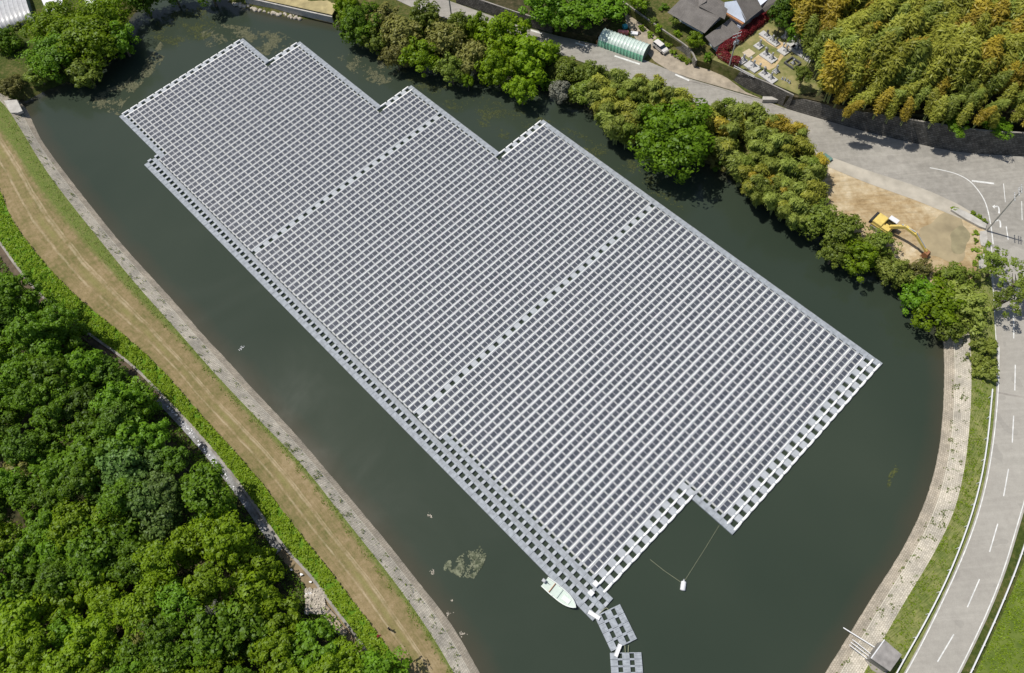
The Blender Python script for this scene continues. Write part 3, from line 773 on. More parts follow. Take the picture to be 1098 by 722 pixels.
# walkways along the long sides
walkway('walkway', -.80, -.30, -38, -25, hole=(-.15, -37, -25, .15))
walkway('walkway', 14.24, 14.74, -38, -30, hole=(14.12, -37, -30, .12)); walkway('walkway', 18.24, 18.74, -30, -8, hole=(18.12, -29, -8, .12)); walkway('walkway', 22.24, 22.74, -8, 13, hole=(22.12, -7, 13, .12)); walkway('walkway', 28.16, 28.66, 13, 74, hole=(28.08, 14, 72, .09))
walkway('walkway', -2.43, -1.93, -26, 69, hole=(-1.73, -27, 69, .2)); walkway('walkway', -1.53, -1.12, -26, 69, hole=(-.95, -27, -25, .2))
walkway('walkway', -.74, -.30, 41, 69, hole=(-.93, 41, 69, .18))
s = MB()
for v in range(41, 66): ub(s, -.31, .02, v+.20, v+.58, -.2, .045, 0, .02)
s.build('link_floats', MT['floatm'], arr)
walkway('walkway', 9.2, 9.70, 68, 74, hole=(9.86, 66, 74, .16)); 
# cable trays, a pair of thin dark conduits on the inner walkway
s = MB()
for u_ in (-1.22, -1.33): ub(s, u_-.025, u_+.025, -24, 66, .07, .15)
for u_ in (-.45,): ub(s, u_-.02, u_+.02, 45, 64, .07, .14)
s.build('cable_tray', MT['pipe'], arr)
# junction boxes near the south corner
for (u, v) in ((-.45, 66.2), (-1.15, 66.5)):
    s = MB(); ub(s, u-.16, u+.16, v-.35, v+.2, .06, .5, 0, .03); ub(s, u-.18, u+.18, v-.38, v+.23, .5, .56, 0); s.build('junction_box', MT['white'], arr)

# pontoon sections that lead ashore
def pontoon(p0, p1, q0, n, label, holes=2):
    """p0->p1 one long side; q0 the other side's first corner (pixels)"""
    a, b, c = at(*p0, 0), at(*p1, 0), at(*q0, 0)
    L = (b-a).length; W1 = (c-a); wd = W1.length; rz = math.atan2((b-a).y, (b-a).x)
    root = thing('pontoon', a, rz, label, 'pontoon', None)
    side = 1 if (b-a).cross(c-a).z > 0 else -1
    def bx(s, x0, x1, y0, y1, z1, k=0): s.box(x0, x1, min(y0*side, y1*side), max(y0*side, y1*side), -.3, z1, 0, .03)
    tw = wd/(3+2*.62); hw = tw*.62; dx = L/n
    for k in range(3):
        s = MB(); y0 = k*(tw+hw)
        for i in range(n): bx(s, i*dx+.02, (i+1)*dx-.02, y0, y0+tw, .05+rng.normal()*.012)
        for i in range(n):
            for r_ in range(3): bx(s, i*dx+dx*(r_+.5)/3-.04, i*dx+dx*(r_+.5)/3+.04, y0+.15, y0+tw-.15, .085)
        if k < 2:
            for i in range(n+1): bx(s, max(0, i*dx-dx*.15), min(L, i*dx+dx*.15), y0+tw-.02, y0+tw+hw+.02, .03)
        s.build('float_line', MT['float_'], root)

    return root
pontoon((637.5,661),(655.5,699),(665,648.5), 4, 'grey pontoon of ribbed floats set askew just below the array corner')
pontoon((654,700),(657,745),(687.5,698), 6, 'grey pontoon of ribbed floats cut by the bottom edge of the picture')
def plank(a, b, wd, label):
    A, B = at(*a, .3), at(*b, .3); s = MB(); c = A
    s.bar(Vector((0, 0, 0)), B-A, wd, .08); d = (B-A); n = Vector((-d.y, d.x, 0)).normalized()*(wd/2)
    for k in (-1, 1): s.bar(n*k+Vector((0, 0, .06)), d+n*k+Vector((0, 0, .06)), .06, .08)
    o = s.build('gangplank', MT['white']); o.location = A; return tag(o, label, 'gangplank')
plank((631,656),(643,663.5), .55, 'short white gangplank from the array corner to the upper pontoon')
plank((665,691),(660,704), .55, 'short white gangplank between the two pontoons')
def rope(px, rad, label, name='mooring_rope', z=-.15, mat='rope', zs=None):
    pts = [at(x, y, z if zs is None else zs[i]) for i, (x, y) in enumerate(px)]; o0 = pts[0].copy()
    s = MB(); s.tube([p-o0 for p in pts], rad, 5); o = s.build(name, MT[mat]); o.location = o0; return tag(o, label, 'rope')
rope([(643,658),(647,654),(650,652),(653,654)], .06, 'short slack rope linking the array corner to the upper pontoon', z=.05)
rope([(670,692),(670.5,700)], .05, 'thin rope on the left between the two pontoons', z=.1)
rope([(674,692),(673.5,700)], .05, 'thin rope on the right between the two pontoons', z=.1)
rope([(697,600),(712,612),(731,625)], .03, 'thin pale rope from the buoy towards the near array edge', z=WL+.06)
rope([(771.5,563),(755,590),(734,623)], .022, 'thin pale rope from the buoy to the outer array corner', z=WL+.06)

# buoy
def lathe(s, prof, n=16, mi=0, axis='z', c=(0, 0, 0)):
    b = len(s.v)
    for (r_, h) in prof:
        for k in range(n):
            t_ = 2*math.pi*k/n
            if axis == 'z': s.v.append((c[0]+r_*math.cos(t_), c[1]+r_*math.sin(t_), c[2]+h))
            else: s.v.append((c[0]+h, c[1]+r_*math.cos(t_), c[2]+r_*math.sin(t_)))
    for i in range(len(prof)-1):
        for k in range(n):
            k2 = (k+1) % n; s.f.append((b+i*n+k, b+i*n+k2, b+(i+1)*n+k2, b+(i+1)*n+k)); s.m.append(mi)
a, b = at(733.3, 624, 0), at(732.2, 632.5, 0)
root = thing('buoy', (a+b)/2+Vector((0, 0, WL)), math.atan2((a-b).y, (a-b).x), 'white barrel buoy lying on the open water with two ropes', 'buoy')
s = MB(); lathe(s, [(0, -.75), (.36, -.72), (.42, -.6), (.42, -.05), (.45, 0), (.42, .05), (.42, .55), (.36, .68), (.12, .72), (.12, .95), (0, .95)], axis='x', c=(0, 0, .18)); s.build('barrel', MT['white'], root, True)
s = MB(); s.tube([(.95+.14*math.cos(t_), 0, .18+.14*math.sin(t_)) for t_ in np.linspace(0, 6.28, 12)], .03, 5); s.build('eye', MT['steel'], root)

# boat
a, b = at(584, 624, .2), at(617.5, 652, .2)
L = (b-a).length; root = thing('motor_boat', (a+b)/2+Vector((0, 0, WL)), math.atan2((b-a).y, (b-a).x), 'white open motor boat moored against the lower left side of the array', 'boat')
def hullshape():
    s = MB(); N = 18; rows = []
    for i in range(N+1):
        t_ = i/N; x = -L/2+L*t_
        hb = 1.02*(1-max(0, (t_-.45)/.55)**2.6)**.75*(.9+.1*min(1, t_*4)); hb = max(hb, .03)
        sh = .62+.18*t_**2
        rows.append([(x, -hb*.55, -.25), (x, -hb*.9, .1), (x, -hb, sh-.05), (x, -hb, sh), (x, -hb+min(.14, hb*.5), sh+.01), (x, -hb+min(.18, hb*.6), sh-.25),
                     (x, hb-min(.18, hb*.6), sh-.25), (x, hb-min(.14, hb*.5), sh+.01), (x, hb, sh), (x, hb, sh-.05), (x, hb*.9, .1), (x, hb*.55, -.25)])
    return s, rows
s, rows = hullshape(); nn = 12
for r_ in rows: s.v += r_
for i in range(len(rows)-1):
    for k in range(nn-1):
        a_ = i*nn+k; s.f.append((a_, a_+1, a_+nn+1, a_+nn)); s.m.append(1 if k == 5 else 0)
    s.f.append((i*nn+nn-1, i*nn, (i+1)*nn, (i+1)*nn+nn-1)); s.m.append(0)
s.f.append(tuple(range(nn))[::-1]); s.m.append(0)
s.build('hull', [MT['hull'], MT['hullin']], root)
s = MB(); s.box(-L/2+1.45, -L/2+1.53, -.86, .86, .35, .66); s.build('thwart', MT['wood'], root)
s = MB(); s.box(L/2-2.6, L/2-1.2, -.42, .42, .45, .60, 0, .04); s.build('foredeck_hatch', MT['hull'], root)
s = MB(); s.box(-.3, -.05, -.8, .8, .42, .58, 0, .03); s.build('bench', MT['hullin'], root)
s = MB(); s.box(-L/2-.42, -L/2+.18, -.26, .26, .55, 1.05, 0, .1); s.build('outboard_motor', MT['steel'], root)
om = MB(); om.box(-L/2-.30, -L/2-.08, -.08, .08, -.5, .6); om.build('motor_leg', MT['dark'], root)
s = MB(); s.tube([(-L/2+.1, 0, .9), (-L/2+.75, .12, .95)], .035, 6); s.build('tiller', MT['dark'], root)
for y_ in (-.99, .99):
    s = MB(); s.tube([(-.9, y_*.97, .25), (-.9, y_*1.0, .68), (-.75, y_*.9, .72)], .04, 6); s.build('cleat', MT['steel'], root)

# ------------------------------------------------------------------ floating plants and flotsam
def scatter_quads(s, pts, size, flat=.25, zj=.03):
    for (x, y, z_) in pts:
        a = rng.random()*6.28; l = size*(.5+rng.random()); w2 = l*(.35+.4*rng.random())
        d = Vector((math.cos(a), math.sin(a), (rng.random()-.5)*flat))*l/2; n = Vector((-math.sin(a), math.cos(a), (rng.random()-.5)*flat))*w2/2
        c = Vector((x, y, z_+rng.random()*zj)); s.quad(c-d-n, c+d-n, c+d+n, c-d+n)
def clumpy(pxpoly, n, thr, sc_, z=WL+.012):
    """points inside a pixel polygon kept where a noise is high, so the mat has holes and ragged edges"""
    from mathutils import noise
    xs = [p[0] for p in pxpoly]; ys = [p[1] for p in pxpoly]; out = []
    def ins(x, y):
        r_ = False; N = len(pxpoly)
        for i in range(N):
            x1, y1 = pxpoly[i]; x2, y2 = pxpoly[(i+1) % N]
            if (y1 > y) != (y2 > y) and x < (x2-x1)*(y-y1)/(y2-y1)+x1: r_ = not r_
        return r_
    k = 0
    while len(out) < n and k < n*30:
        k += 1; x = random.uniform(min(xs), max(xs)); y = random.uniform(min(ys), max(ys))
        if not ins(x, y): continue
        p = at(x, y, z)
        if (noise.noise(p*sc_*.6)+.7*noise.noise(p*sc_*2.6)+.5*noise.noise(p*sc_*7)-thr)*1.6 > random.random(): out.append(p)
    return out
alg = NT('pond_algae'); ag = alg.noise(3, 3); algm = alg.bsdf(alg.ramp(ag, [(.3, (.05, .055, .025)), (.7, (.16, .16, .095))]), .9)
alg2 = NT('dark_pond_weed'); ag = alg2.noise(2, 3); algd = alg2.bsdf(alg2.ramp(ag, [(.3, (.03, .04, .012)), (.7, (.09, .10, .03))]), .9)
s = MB()
scatter_quads(s, clumpy([(90,108),(110,98),(135,88),(150,72),(165,55),(172,45),(180,55),(170,72),(150,92),(132,112),(128,124),(100,116)], 12000, -.12, .5), .15, .15)
scatter_quads(s, clumpy([(215,35),(240,26),(300,34),(330,52),(322,62),(300,55),(285,62),(262,40),(240,46),(222,52)], 10000, -.05, .45), .15, .15)
scatter_quads(s, clumpy([(362,62),(380,55),(415,68),(430,85),(405,92),(380,80)], 3200, -.05, .5), .16, .15)
tag(s.build('floating_algae', algm), kind='stuff')
s = MB()
scatter_quads(s, clumpy([(410,70),(450,78),(500,98),(560,118),(640,150),(700,185),(740,230),(700,210),(640,178),(585,142),(540,150),(470,110)], 5000, .05, .5), .15, .15)
scatter_quads(s, clumpy([(170,20),(210,5),(235,20),(225,40),(190,50),(160,40)], 3500, -.05, .5), .16, .15)
tag(s.build('floating_pond_weed', algd), kind='stuff')
s = MB(); scatter_quads(s, clumpy([(476,606),(488,600),(500,592),(515,586),(522,594),(518,606),(508,620),(494,619),(484,614)], 2200, -.08, 1.5), .17, .4, .1)
scatter_quads(s, clumpy([(476,612),(484,609),(483,600),(478,603)], 60, -.3, .5), .3)
t = NT('weed_mat'); tg = t.noise(2.2, 4); o = s.build('weed_mat', t.bsdf(t.ramp(tg, [(.35, (.05, .065, .035)), (.65, (.22, .23, .15))]), .9)); tag(o, kind='stuff')
def flotsam(cx, cy, n, rad, label, sz=.22, mat=None):
    s = MB(); c = at(cx, cy, WL)
    scatter_quads(s, [(rng.normal()*rad*.6, rng.normal()*rad*.6, .02) for _ in range(int(n*.7))], sz*.5, .6, .06)
    o = s.build('flotsam', mat or MT['tarp']); o.location = c; tag(o, label, 'flotsam')
flotsam(259, 374, 26, .55, 'cluster of tiny white scraps floating by the left bank')
flotsam(461, 553, 26, .4, 'pale drifting twig scrap on open water above the weed mat', .3, MT['rock'])
flotsam(464, 613.5, 34, .38, 'pale drifting scrap left of the weed mat', .26, MT['rock'])
flotsam(485, 643.5, 16, .25, 'small pale scrap on the water below the weed mat', .25, MT['rock'])
flotsam(481, 659, 26, .4, 'pale branching scrap at the foot of the revetment', .28, MT['rock'])
flotsam(495, 680, 26, .35, 'pale scrap near the lower end of the revetment', .28, MT['rock'])
s = MB(); scatter_quads(s, clumpy([(951,522),(954,508),(962,497),(967,500),(957,512),(955,524)], 90, -.4, .4), .22, .1); tag(s.build('sunken_weed', algd), kind='stuff')

# ------------------------------------------------------------------ trees
def leaf_cloud(seed, kind='broad', nleaf=4600, K=74, lsz=.062):
    """unit crown: clumps of small leaf faces over an uneven ellipsoid"""
    r_ = np.random.default_rng(seed); cl = []
    for k in range(K):
        zc = r_.uniform(-.8, 1.0); a = r_.uniform(0, 6.283); rr = math.sqrt(max(0, 1-zc*zc))
        q = r_.uniform(.45, .88) if k > 8 else r_.uniform(.1, .5)
        lob = 1+.20*math.sin(2*a+seed)+.16*math.sin(3*a+seed*2.1)+.10*math.sin(5*a+seed)
        q = min(q+.04, .95); cl.append((np.array([rr*math.cos(a)*q*lob, rr*math.sin(a)*q*lob, zc*q*(1+.12*math.sin(4*a))]), r_.uniform(.11, .30)))
    n = nleaf; idx = r_.integers(0, K, n)
    c = np.array([cl[i][0] for i in idx]); rad = np.array([cl[i][1] for i in idx])
    d = r_.normal(size=(n, 3)); d[:, 2] += .35; d /= np.linalg.norm(d, axis=1)[:, None]
    pos = c+d*(rad*(.72+.32*r_.random(n)))[:, None]
    nrm = d*1.0+r_.normal(size=(n, 3))*.38+c*.35; nrm[:, 2] += .25; nrm /= np.linalg.norm(nrm, axis=1)[:, None]
    t_ = np.cross(nrm, r_.normal(size=(n, 3))); t_ /= np.linalg.norm(t_, axis=1)[:, None]; b_ = np.cross(nrm, t_)
    sz = lsz*(.55+.8*r_.random(n)); asp = .62
    V = np.stack([pos-t_*sz[:, None], pos-b_*(sz*asp)[:, None], pos+t_*sz[:, None]+nrm*(sz*.15)[:, None], pos+b_*(sz*asp)[:, None]], 1).reshape(-1, 3)
    Fc = np.arange(4*n).reshape(-1, 4)
    me = bpy.data.meshes.new('crown'); me.from_pydata(V.tolist(), [], Fc.tolist()); me.materials.append(F['wood']); me.update(); return me
def plume_cloud(seed, nleaf=2300):
    """unit bamboo plume, 1 high, nodding to +x: tufts of drooping leaves stacked up a bent culm"""
    r_ = np.random.default_rng(seed); K = 26; cl = []
    for k in range(K):
        t_ = .22+.78*(k+.5)/K; a = k*2.4+r_.uniform(-.5, .5); q = (.085*math.sin(math.pi*min(1, (t_-.1)/.9))**.8)*r_.uniform(.3, 1.2)
        cl.append((.30*t_**2.4+math.cos(a)*q, math.sin(a)*q, t_-.12*t_**5, .030+.050*math.sin(math.pi*(t_-.12)/.93)))
    cl = np.array(cl); idx = r_.integers(0, K, nleaf); n = nleaf
    d = r_.normal(size=(n, 3)); d[:, 2] = np.abs(d[:, 2])*.9-.15; d /= np.linalg.norm(d, axis=1)[:, None]
    rad = cl[idx, 3]; pos = cl[idx, :3]+d*(rad*(.35+1.15*r_.random(n)**1.6))[:, None]*np.array([1.1, 1.0, 1.3])
    nrm = d+r_.normal(size=(n, 3))*.45; nrm[:, 2] += .35; nrm /= np.linalg.norm(nrm, axis=1)[:, None]
    ax = d*1.0+np.array([.5, 0, -.9])+r_.normal(size=(n, 3))*.35; t_ = ax-nrm*(ax*nrm).sum(1)[:, None]; t_ /= np.linalg.norm(t_, axis=1)[:, None]; b_ = np.cross(nrm, t_)
    L_ = .034*(.6+.9*r_.random(n)); w2 = L_*.25
    V = np.stack([pos-t_*L_[:, None], pos-b_*w2[:, None], pos+t_*L_[:, None], pos+b_*w2[:, None]], 1).reshape(-1, 3)
    me = bpy.data.meshes.new('leaves'); me.from_pydata(V.tolist(), [], np.arange(4*n).reshape(-1, 4).tolist()); me.materials.append(F['bamboo']); me.update(); return me
def trunk_mesh(seed, m_=None):
    r_ = random.Random(seed); s = MB()
    s.tube([(0, 0, 0), (.02, .01, .35), (.04, -.02, .7), (.03, 0, 1.0)], [.075, .06, .045, .02], 7)
    for k in range(7):
        a = k*2.4+r_.random(); h = .38+.07*k; l = .55-.04*k
        s.tube([(.03, 0, h), (.03+l*.5*math.cos(a), l*.5*math.sin(a), h+.16), (.03+l*math.cos(a), l*math.sin(a), h+.36)], [.034, .022, .008], 5)
    me = bpy.data.meshes.new('trunk'); me.from_pydata(s.v, [], s.f); me.materials.append(m_ or bark); me.update(); return me
def culm_mesh():
    s = MB()
    for dx, dy in ((0, 0), (.02, .03), (-.03, .01)):
        s.tube([(dx+.30*t_**2.4, dy, t_-.12*t_**5) for t_ in (0, .3, .6, .85)], [.010, .009, .006, .003], 4)
    me = bpy.data.meshes.new('culms'); me.from_pydata(s.v, [], s.f); me.materials.append(culm); me.update(); return me
CR = [leaf_cloud(k, K=60+6*k) for k in range(1, 9)]
CRBIG = [leaf_cloud(20, nleaf=9000, K=120, lsz=.045), leaf_cloud(21, nleaf=9000, K=120, lsz=.045)]
CRSP = [leaf_cloud(30, nleaf=1500, K=30, lsz=.06), leaf_cloud(31, nleaf=1500, K=26, lsz=.06)]
CRSM = [leaf_cloud(40, nleaf=1700, K=26, lsz=.10), leaf_cloud(41, nleaf=1700, K=26, lsz=.10)]
PL = [plume_cloud(k) for k in range(5)]
TR = [trunk_mesh(k) for k in range(3)]; TRP = trunk_mesh(9, pale_bark); CU = culm_mesh()
def child(name, me, parent, mat=None, loc=(0, 0, 0), sc_=(1, 1, 1), rz=0):
    o = bpy.data.objects.new(name, me); C.objects.link(o); o.parent = parent; o.location = loc; o.scale = sc_; o.rotation_euler = (0, 0, rz)
    if mat is not None:
        o.material_slots[0].link = 'OBJECT'; o.material_slots[0].material = mat
    return o
def tree_at(px, py, rpx, h, kind, label, group=None, meshes=None, name='broadleaf_tree', z0=None, vs=.8, cat='tree', pale=False, full=False):
    """crown centre at the pixel, crown radius in pixels, total height h metres"""
    zg = RZ if z0 is None else z0
    zc = zg+h*.6; p = at(px, py, zc); q = at(px+rpx, py, zc); r_ = (q-p).length
    rv = min(r_*vs, h*.46); zc = zg+h-rv
    if full: rv = min(h*.54, r_*1.15); zc = zg-.8+h-rv
    p = at(px, py, zc)
    zb = zg if z0 is not None else min(max(gz(p.x, p.y), WL-.3), RZ)
    root = thing(name, (p.x, p.y, zb), rng.random()*6.28, label, cat, group)
    me = (meshes or (CRBIG if r_ > 5.2 else CR)); me = me[int(rng.integers(len(me)))]
    child('crown', me, root, F[kind], (0, 0, zc-zb), (r_*(.95+.1*rng.random()), r_*(.95+.1*rng.random()), rv), rng.random()*6.28)
    k = (zc-zb); child('trunk', TRP if pale else TR[int(rng.integers(3))], root, None, (0, 0, 0), (r_*.9, r_*.9, k*1.08))
    return root
def bush_at(px, py, rpx, kind, label, group=None, z0=RZ, name='shrub', vs=.7):
    q = at(px+rpx, py, z0); r_ = (q-at(px, py, z0)).length; zc = z0+r_*vs*.55; p = at(px, py, zc)
    zb = min(gz(p.x, p.y), z0) if z0 == RZ else z0
    root = thing(name, (p.x, p.y, zb), 0, label, 'shrub', group)
    child('foliage', CRSM[int(rng.integers(2))], root, F[kind], (0, 0, zc-zb), (r_, r_*(.85+.3*rng.random()), r_*vs), rng.random()*6.28)
    child('stem', TR[0], root, None, (0, 0, 0), (r_*.5, r_*.5, max(.3, zc-zb)))
    return root
def bamboo_at(p, h, kind, label, group, lean=None, zb=RZ, wide=1.0):
    root = thing('bamboo_plume', (p.x, p.y, zb), (R(200)+rng.normal()*.7) if lean is None else lean, label, 'bamboo', group)
    child('leaves', PL[int(rng.integers(5))], root, F[kind], (0, 0, 0), (h*wide, h*wide, h))
    child('culms', CU, root, None, (0, 0, 0), (h*wide, h*wide, h))
    return root

# --- the wood on the left: poisson spots over the forest polygon
def inpoly(x, y, P_):
    r_ = False; N = len(P_)
    for i in range(N):
        x1, y1 = P_[i]; x2, y2 = P_[(i+1) % N]
        if (y1 > y) != (y2 > y) and x < (x2-x1)*(y-y1)/(y2-y1)+x1: r_ = not r_
    return r_
wood_px = [(-40,305),(0,300),(40,318),(90,365),(118,400),(150,432),(185,468),(212,500),(238,540),(262,580),(290,622),(300,650),(330,690),(375,705),(410,735),(440,790),(-60,790)]
spots = []
tries = 0
while tries < 9000 and len(spots) < 260:
    tries += 1
    x, y = random.uniform(-40, 440), random.uniform(295, 785)
    if not inpoly(x, y, wood_px): continue
    p = at(x, y, 8)
    r_ = random.uniform(2.6, 4.6)
    if all((p-q).length > (r_+r2)*.60 for q, r2, _ in spots): spots.append((p, r_, (x, y)))
G_W = 'broadleaf trees of the dense wood left of the embankment'
LW = {'wood': 'leafy mid green tree in the dense wood left of the embankment', 'dense': 'dark green tree in the dense wood left of the embankment',
      'bright': 'bright yellow green tree in the dense wood left of the embankment', 'blue': 'pale bluish green tree in the dense wood left of the embankment'}
special = {(40, 310): 'bright'}
for p, r_, (x, y) in spots:
    k = rng.random()
    nearblue = math.hypot(x-150, y-520) < 42
    kind = 'blue' if nearblue and k < .8 else ('wood' if k < .6 else 'dense' if k < .78 else 'bright')
    if y > 560 and k > .45: kind = 'bright'
    if y < 560 and kind == 'bright': kind = 'wood'
    edge = min(math.hypot(x-a, y-b) for a, b in wood_px[1:14])
    h = random.uniform(8.5, 13) if edge > 20 else random.uniform(6, 8.5)
    zc = .1+h-r_*.75; q = at(x, y, zc); zb = gz(q.x, q.y)
    root = thing('broadleaf_tree', (q.x, q.y, zb), 0, LW[kind], 'tree', G_W)
    me = CR[int(rng.integers(8))]
    child('crown', me, root, F[kind], (0, 0, zc-zb), (r_*1.12, r_*1.12, r_*.9), rng.random()*6.28)
    child('trunk', TR[int(rng.integers(3))], root, None, (0, 0, 0), (r_*.8, r_*.8, zc-zb+.4))
tree_at(157, 672, 16, 11, 'brown', 'orange brown tree crown among green ones in the wood', z0=.1)
tree_at(228, 655, 10, 10, 'dry', 'bare pale branched tree in the wood near the lower left', meshes=CRSP, z0=.1, pale=True)
tree_at(22, 505, 20, 10, 'brown', 'olive brown crown at the left edge of the wood', z0=.1)

# --- trees on the far bank between pond and road: (x, y, radius px, height, kind, label)
bank = [
 (372,4,16,7,'bright','light green tree at the top, leftmost of the bank row'),
 (388,26,22,8,'wood','mid green tree at the left end of the bank row over the water'),
 (412,22,19,7,'brown','brownish tree right of the leftmost bank trees'),
 (402,44,13,5,'olive','low olive tree at the water behind the second array step'),
 (432,38,22,8,'brown','brown and green tree above the third array step'),
 (425,60,13,5,'brown','low brown tree at the water above the second array step'),
 (455,18,18,7,'olive','olive tree by the road near the top edge'),
 (452,60,19,7,'bright','bright green low tree at the water above the third array corner'),
 (474,44,20,8,'brown','dull brown tree in the middle of the upper bank row'),
 (484,74,15,6,'olive','dark olive tree overhanging the water near the third array corner'),
 (492,28,13,7,'olive','small olive tree at the foot of the far utility pole'),
 (508,60,18,7,'brown','brown tree left of the tall bright green tree'),
 (512,30,14,7,'bright','bright green tree by the road, right of the far utility pole'),
 (501,86,7,3,'bright','little bright green tree sticking out over the water'),
 (540,40,24,10,'bright','tall bright yellow green tree beside the road'),
 (535,72,20,8,'bright','bright green tree at the water below the tall one'),
 (566,62,25,9,'bright','broad bright green tree above the fourth array corner'),
 (560,96,15,6,'bright','bright green branches drooping to the water above the fourth array corner'),
 (586,56,13,5,'bright','small bright green tree at the edge of the road'),
 (609,76,15,5,'olive','olive tree right of the bright green trees'),
 (600,97,12,4.5,'dry','grey leafless shrub tree at the water'),
 (632,78,14,4.5,'olive','olive tree by the road opposite the greenhouse'),
 (632,100,18,5.5,'olive','round olive tree between road and water'),
 (726,150,44,12,'round','big round deep green tree standing alone over the water'),
 (694,132,15,7,'round','smaller deep green tree at the left foot of the big round tree'),
 (878,234,22,6,'olive','olive tree left of the yellow excavator'),
 (905,248,21,6,'olive','olive green tree below the yellow excavator'),
 (895,272,15,4,'olive','low olive tree with pale twigs at the water'),
 (922,278,19,5,'bright','bright green tree at the water below the excavator'),
 (942,262,17,5,'olive','olive tree right below the excavator arm'),
 (958,292,18,5,'bambgr','yellow olive tree left of the bright tree by the pond corner'),
 (984,292,14,4,'brown','low brownish tree at the edge of the dirt lot'),
 (985,318,19,5,'wood','green tree at the water left of the bright corner tree'),
 (1006,328,27,6,'bright','bright green tree at the corner of the pond'),
 (1026,300,20,5,'olive','olive tree between the dirt lot and the road'),
 (1036,328,24,6,'bambgr','yellow olive tree by the road at the pond corner'),
 (1022,352,16,4,'olive','low olive tree at the top of the right revetment'),
]
for (x, y, r_, h, k, lab) in bank: tree_at(x, y, r_*1.12, h, k, lab, meshes=CR if r_ < 26 else None, full=True)
for (x, y, r_, lab) in ((1058,372,15,'yellow green shrub by the road above the end of the guard rail'), (1056,398,14,'yellow green shrub at the end of the guard rail'), (1048,388,10,'small green shrub at the top of the right revetment')):
    bush_at(x, y, r_, 'bambgr', lab, vs=1.0)
for (x, y, r_, lab) in ((1072,282,24,'sparse dark olive tree hanging over the road left of the frame edge'), (1094,300,24,'sparse dark olive tree over the road at the right frame edge'), (1080,318,22,'sparse dark tree casting leafy shade on the road')):
    tree_at(x, y, r_, 7, 'olive', lab, meshes=CRSP, vs=.6)
# scrub that fills the foot of the far bank, down to the water
shT3 = W_(shoreT_px[1:14], WL); sA, sT = resample(shT3, 90)
for i in range(1, 88):
    p = Vector(sA[i])+Vector((rng.normal()*.5+.5, rng.normal()*.5+.9, 0)); r_ = 1.5+rng.random()*1.0
    if abs(i-62) < 0: continue
    root = thing('shrub', (p.x, p.y, WL-.1), 0, 'low dull green scrub at the foot of the far bank under the trees', 'shrub', 'scrub along the foot of the far bank')
    child('foliage', CRSM[i % 2], root, F[('olive', 'dense', 'wood', 'brown')[int(rng.integers(4))]], (0, 0, r_*.6), (r_, r_, r_*.9), rng.random()*6.28)
    child('stem', TR[0], root, None, (0, 0, 0), (r_*.5, r_*.5, r_*.7))
# bamboo along the bank
G_B = 'bamboo plumes on the bank between pond and road'
bpoly = [(644,92),(668,86),(703,98),(712,112),(692,122),(676,150),(655,132),(642,116)]
bpoly2 = [(770,118),(800,122),(860,142),(880,172),(884,205),(866,232),(846,226),(815,205),(790,185),(770,165)]
bpoly3 = [(705,98),(735,112),(770,126),(775,140),(745,128),(712,114)]
bs = []
for P_, kinds, n in ((bpoly, ('bambgr', 'olive', 'bambgr', 'bamboo'), 46), (bpoly3, ('bamboo', 'bambgr'), 22), (bpoly2, ('bamboo', 'bambgr', 'bambgr', 'bamboo', 'bambgr', 'olive', 'bambgr', 'bambgr', 'gold'), 84)):
    c_ = 0; tries = 0
    while c_ < n and tries < 4000:
        tries += 1; x = random.uniform(640, 885); y = random.uniform(70, 235)
        if not inpoly(x, y, P_): continue
        p = at(x, y, RZ+3)
        if all((p-q).length > 1.25 for q in bs):
            bs.append(p); c_ += 1; k = kinds[int(rng.integers(len(kinds)))]; h = random.uniform(6, 8.5)
            bamboo_at(Vector((p.x, p.y, 0)), h*1.05, k, {'bamboo': 'yellow green bamboo plume on the pond bank', 'gold': 'golden bamboo plume on the pond bank', 'bambgr': 'olive bamboo plume on the pond bank', 'olive': 'dull green bamboo plume on the pond bank'}[k], G_B, zb=max(.3, min(RZ, gz(p.x, p.y))), wide=1.35)
# the grove on the hill, top right
G_G = 'bamboo plumes of the grove on the hill'
gp = [(846,-30),(856,20),(876,60),(884,92),(905,112),(960,118),(1060,122),(1140,126),(1150,-30)]
gs = []; gl_ = []; tries = 0
while tries < 14000 and len(gs) < 290:
    tries += 1; x = random.uniform(846, 1150); y = random.uniform(-30, 126)
    if not inpoly(x, y, gp): continue
    p = at(x, y, hill_z+4.5)
    if all((p-q).length > 1.95 for q in gs):
        gs.append(p); k_ = rng.random(); n1 = math.sin(p.x*.12)+math.sin(p.y*.15+1)
        k = 'gold' if k_ < .36+.14*n1 else 'bamboo' if k_ < .74 else 'bambgr'
        gl_.append((y > 0 and x < 1100, y, p, k, random.uniform(8.5, 13) if y < 95 else random.uniform(5, 7)))
gl_.sort(key=lambda q: (-q[0], -q[1]))
NB = max(0, 296-len(bs)); mass = {}
for i, (_, y, p, k, h) in enumerate(gl_):
    ln = R(35)+rng.normal()*.7
    if i < NB:
        bamboo_at(Vector((p.x, p.y, 0)), h, k, {'bamboo': 'yellow green bamboo plume in the hillside grove', 'gold': 'golden orange bamboo plume in the hillside grove', 'bambgr': 'green bamboo plume in the hillside grove'}[k], G_G, zb=hill_z, lean=ln, wide=1.25)
    else:
        me = PL[int(rng.integers(5))]; co_ = np.empty(len(me.vertices)*3, np.float32); me.vertices.foreach_get('co', co_); co_ = co_.reshape(-1, 3)*np.array([h*1.25, h*1.25, h])
        c1, s1 = math.cos(ln), math.sin(ln); mass.setdefault(k, []).append(np.stack([co_[:, 0]*c1-co_[:, 1]*s1+p.x, co_[:, 0]*s1+co_[:, 1]*c1+p.y, co_[:, 2]+hill_z], 1))
